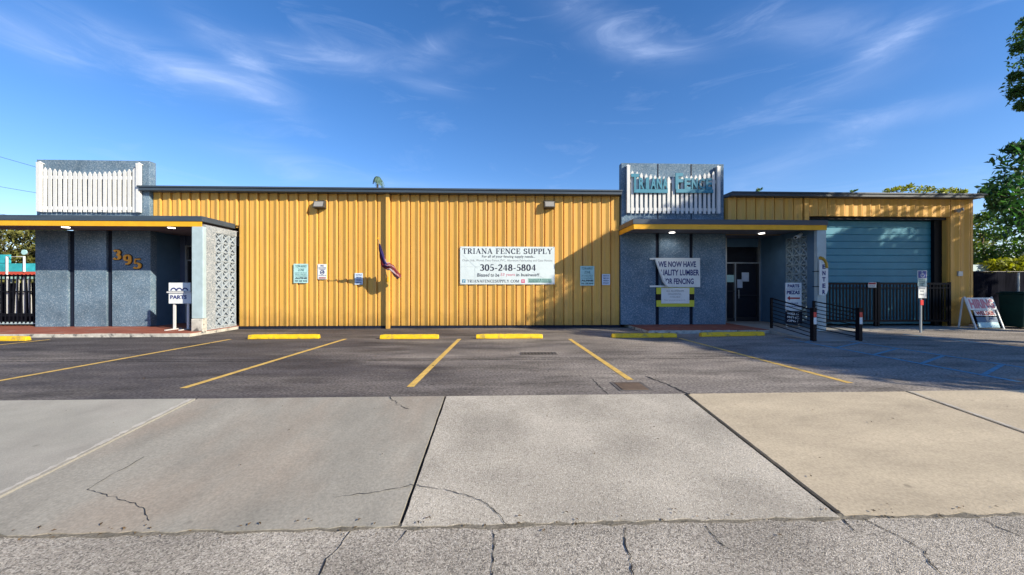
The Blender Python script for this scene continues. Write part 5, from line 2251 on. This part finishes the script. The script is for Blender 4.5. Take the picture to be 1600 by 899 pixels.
# behind the roof
cl = []
for (px, py, r) in ((1390, 299, .5), (1405, 296, .55), (1420, 293, .5), (1440, 296, .6), (1453, 297, .45), (1470, 300, .5), (1488, 299, .5), (1503, 301, .4), (1430, 304, 1.0), (1470, 308, 1.0)):
    cl.append((tuple(at(px, py, 33)), (r, r, r * .6), 60))
tree('roadside_tree', 'loose olive tree top showing over the roof left of the right corner', (33, 33, 0), (33.5, 33, 7.5), cl, .34, m_leaf_y, 1.0, .16)
for (px, py, h, lb) in ((1333, 299, 3, 'tiny leafy sprig over the roof above the garage'), (1184, 297, 4, 'thin leafy tip over the roof right of the right parapet')):
    p = at(px, py, 33)
    cl = [(tuple(p), (.22, .22, .16), 22), (tuple(p + Vector((.25, 0, .1))), (.2, .2, .12), 12), (tuple(p - Vector((.1, 0, .5))), (.25, .25, .4), 22)]
    tree('slender_tree', lb, (p.x, 33, 0), (p.x, 33, p.z - .5), cl, .24, m_leaf, 1.0, .05, limbs=False)


def palm(label, top, h, n, L, mat):
    t = thing('palm_tree', label, 'palm', (top.x, top.y, 0))
    mb = MB().tube([(top.x, top.y, 0), (top.x + .1, top.y, top.z * .5), (top.x, top.y, top.z)], [.2, .15, .12], 8)
    part('trunk', mb, m_bark, t)
    mb = MB()
    for k in range(n):
        az_ = 2 * math.pi * k / n + random.uniform(-.2, .2)
        el_ = random.uniform(.1, 1.3)
        d = Vector((math.cos(az_) * math.cos(el_), math.sin(az_) * math.cos(el_), math.sin(el_)))
        pts = []
        for j in range(7):
            f = j / 6
            pts.append(top + Vector((d.x * .75, d.y * .75, d.z)) * L * f + Vector((0, 0, -L * 1.15 * f * f)))
        for j in range(6):
            for s in range(4):
                f = s / 4
                c = pts[j].lerp(pts[j + 1], f)
                dr = (pts[j + 1] - pts[j]).normalized()
                sd = dr.cross(Vector((0, 0, 1))).normalized()
                for sg in (-1, 1):
                    ll = L * .28 * (1 - abs(j / 6 - .4))
                    e = c + sd * sg * ll + dr * ll * .4 - Vector((0, 0, ll * .6))
                    w = dr * .05
                    mb.add([c - w, c + w, e], [(0, 1, 2)])
        mb.tube(pts, .03, 4, cap=False)
    part('frond', mb, mat, t)['kind'] = 'stuff'


palm('small blue green palm top showing over the roof above the flag', at(590, 279, 60), 17, 20, 1.6, M('hazy palm green', (.085, .16, .13), rough=.6, var=.2))

# left, beyond the gap
for i, (px, Y, lb) in enumerate(((20, 30, 'olive brown leafy tree seen under the left canopy'), (-60, 34, 'olive tree farther left beyond the canopy'), (75, 38, 'grey green tree beyond the gap, partly behind the pebbled wall'))):
    c = at(px, 400, Y)
    cl = blob((c.x, Y, 4.0), (3.0, 2.2, 3.4), 34, 190, 1.1, 40 + i)
    tree('roadside_tree', lb, (c.x, Y, 0), (c.x, Y, 3.0), cl, .30, m_leaf_o if i < 2 else m_leaf, 1.0, .2)
cl = blob((-44, 50, 3.0), (16, 3, 3.0), 60, 160, 1.8, 77)
me = leaf_mesh('treeline', cl, .5, m_leaf, 1.0)
o = bpy.data.objects.new('treeline', me)
link(o)
o['kind'] = 'stuff'
o['label'] = 'distant mass of green trees beyond the left gap'
o['category'] = 'trees'

# print too small to pick apart letter by letter stays joined
for o in list(scene.objects):
    if o.type == 'MESH' and o.parent is not None and any(k in o.name for k in ('lettering', 'print', 'slogan', 'tagline', 'phone_number', 'web_address')) and 'numeral' not in o.name:
        o['kind'] = 'stuff'
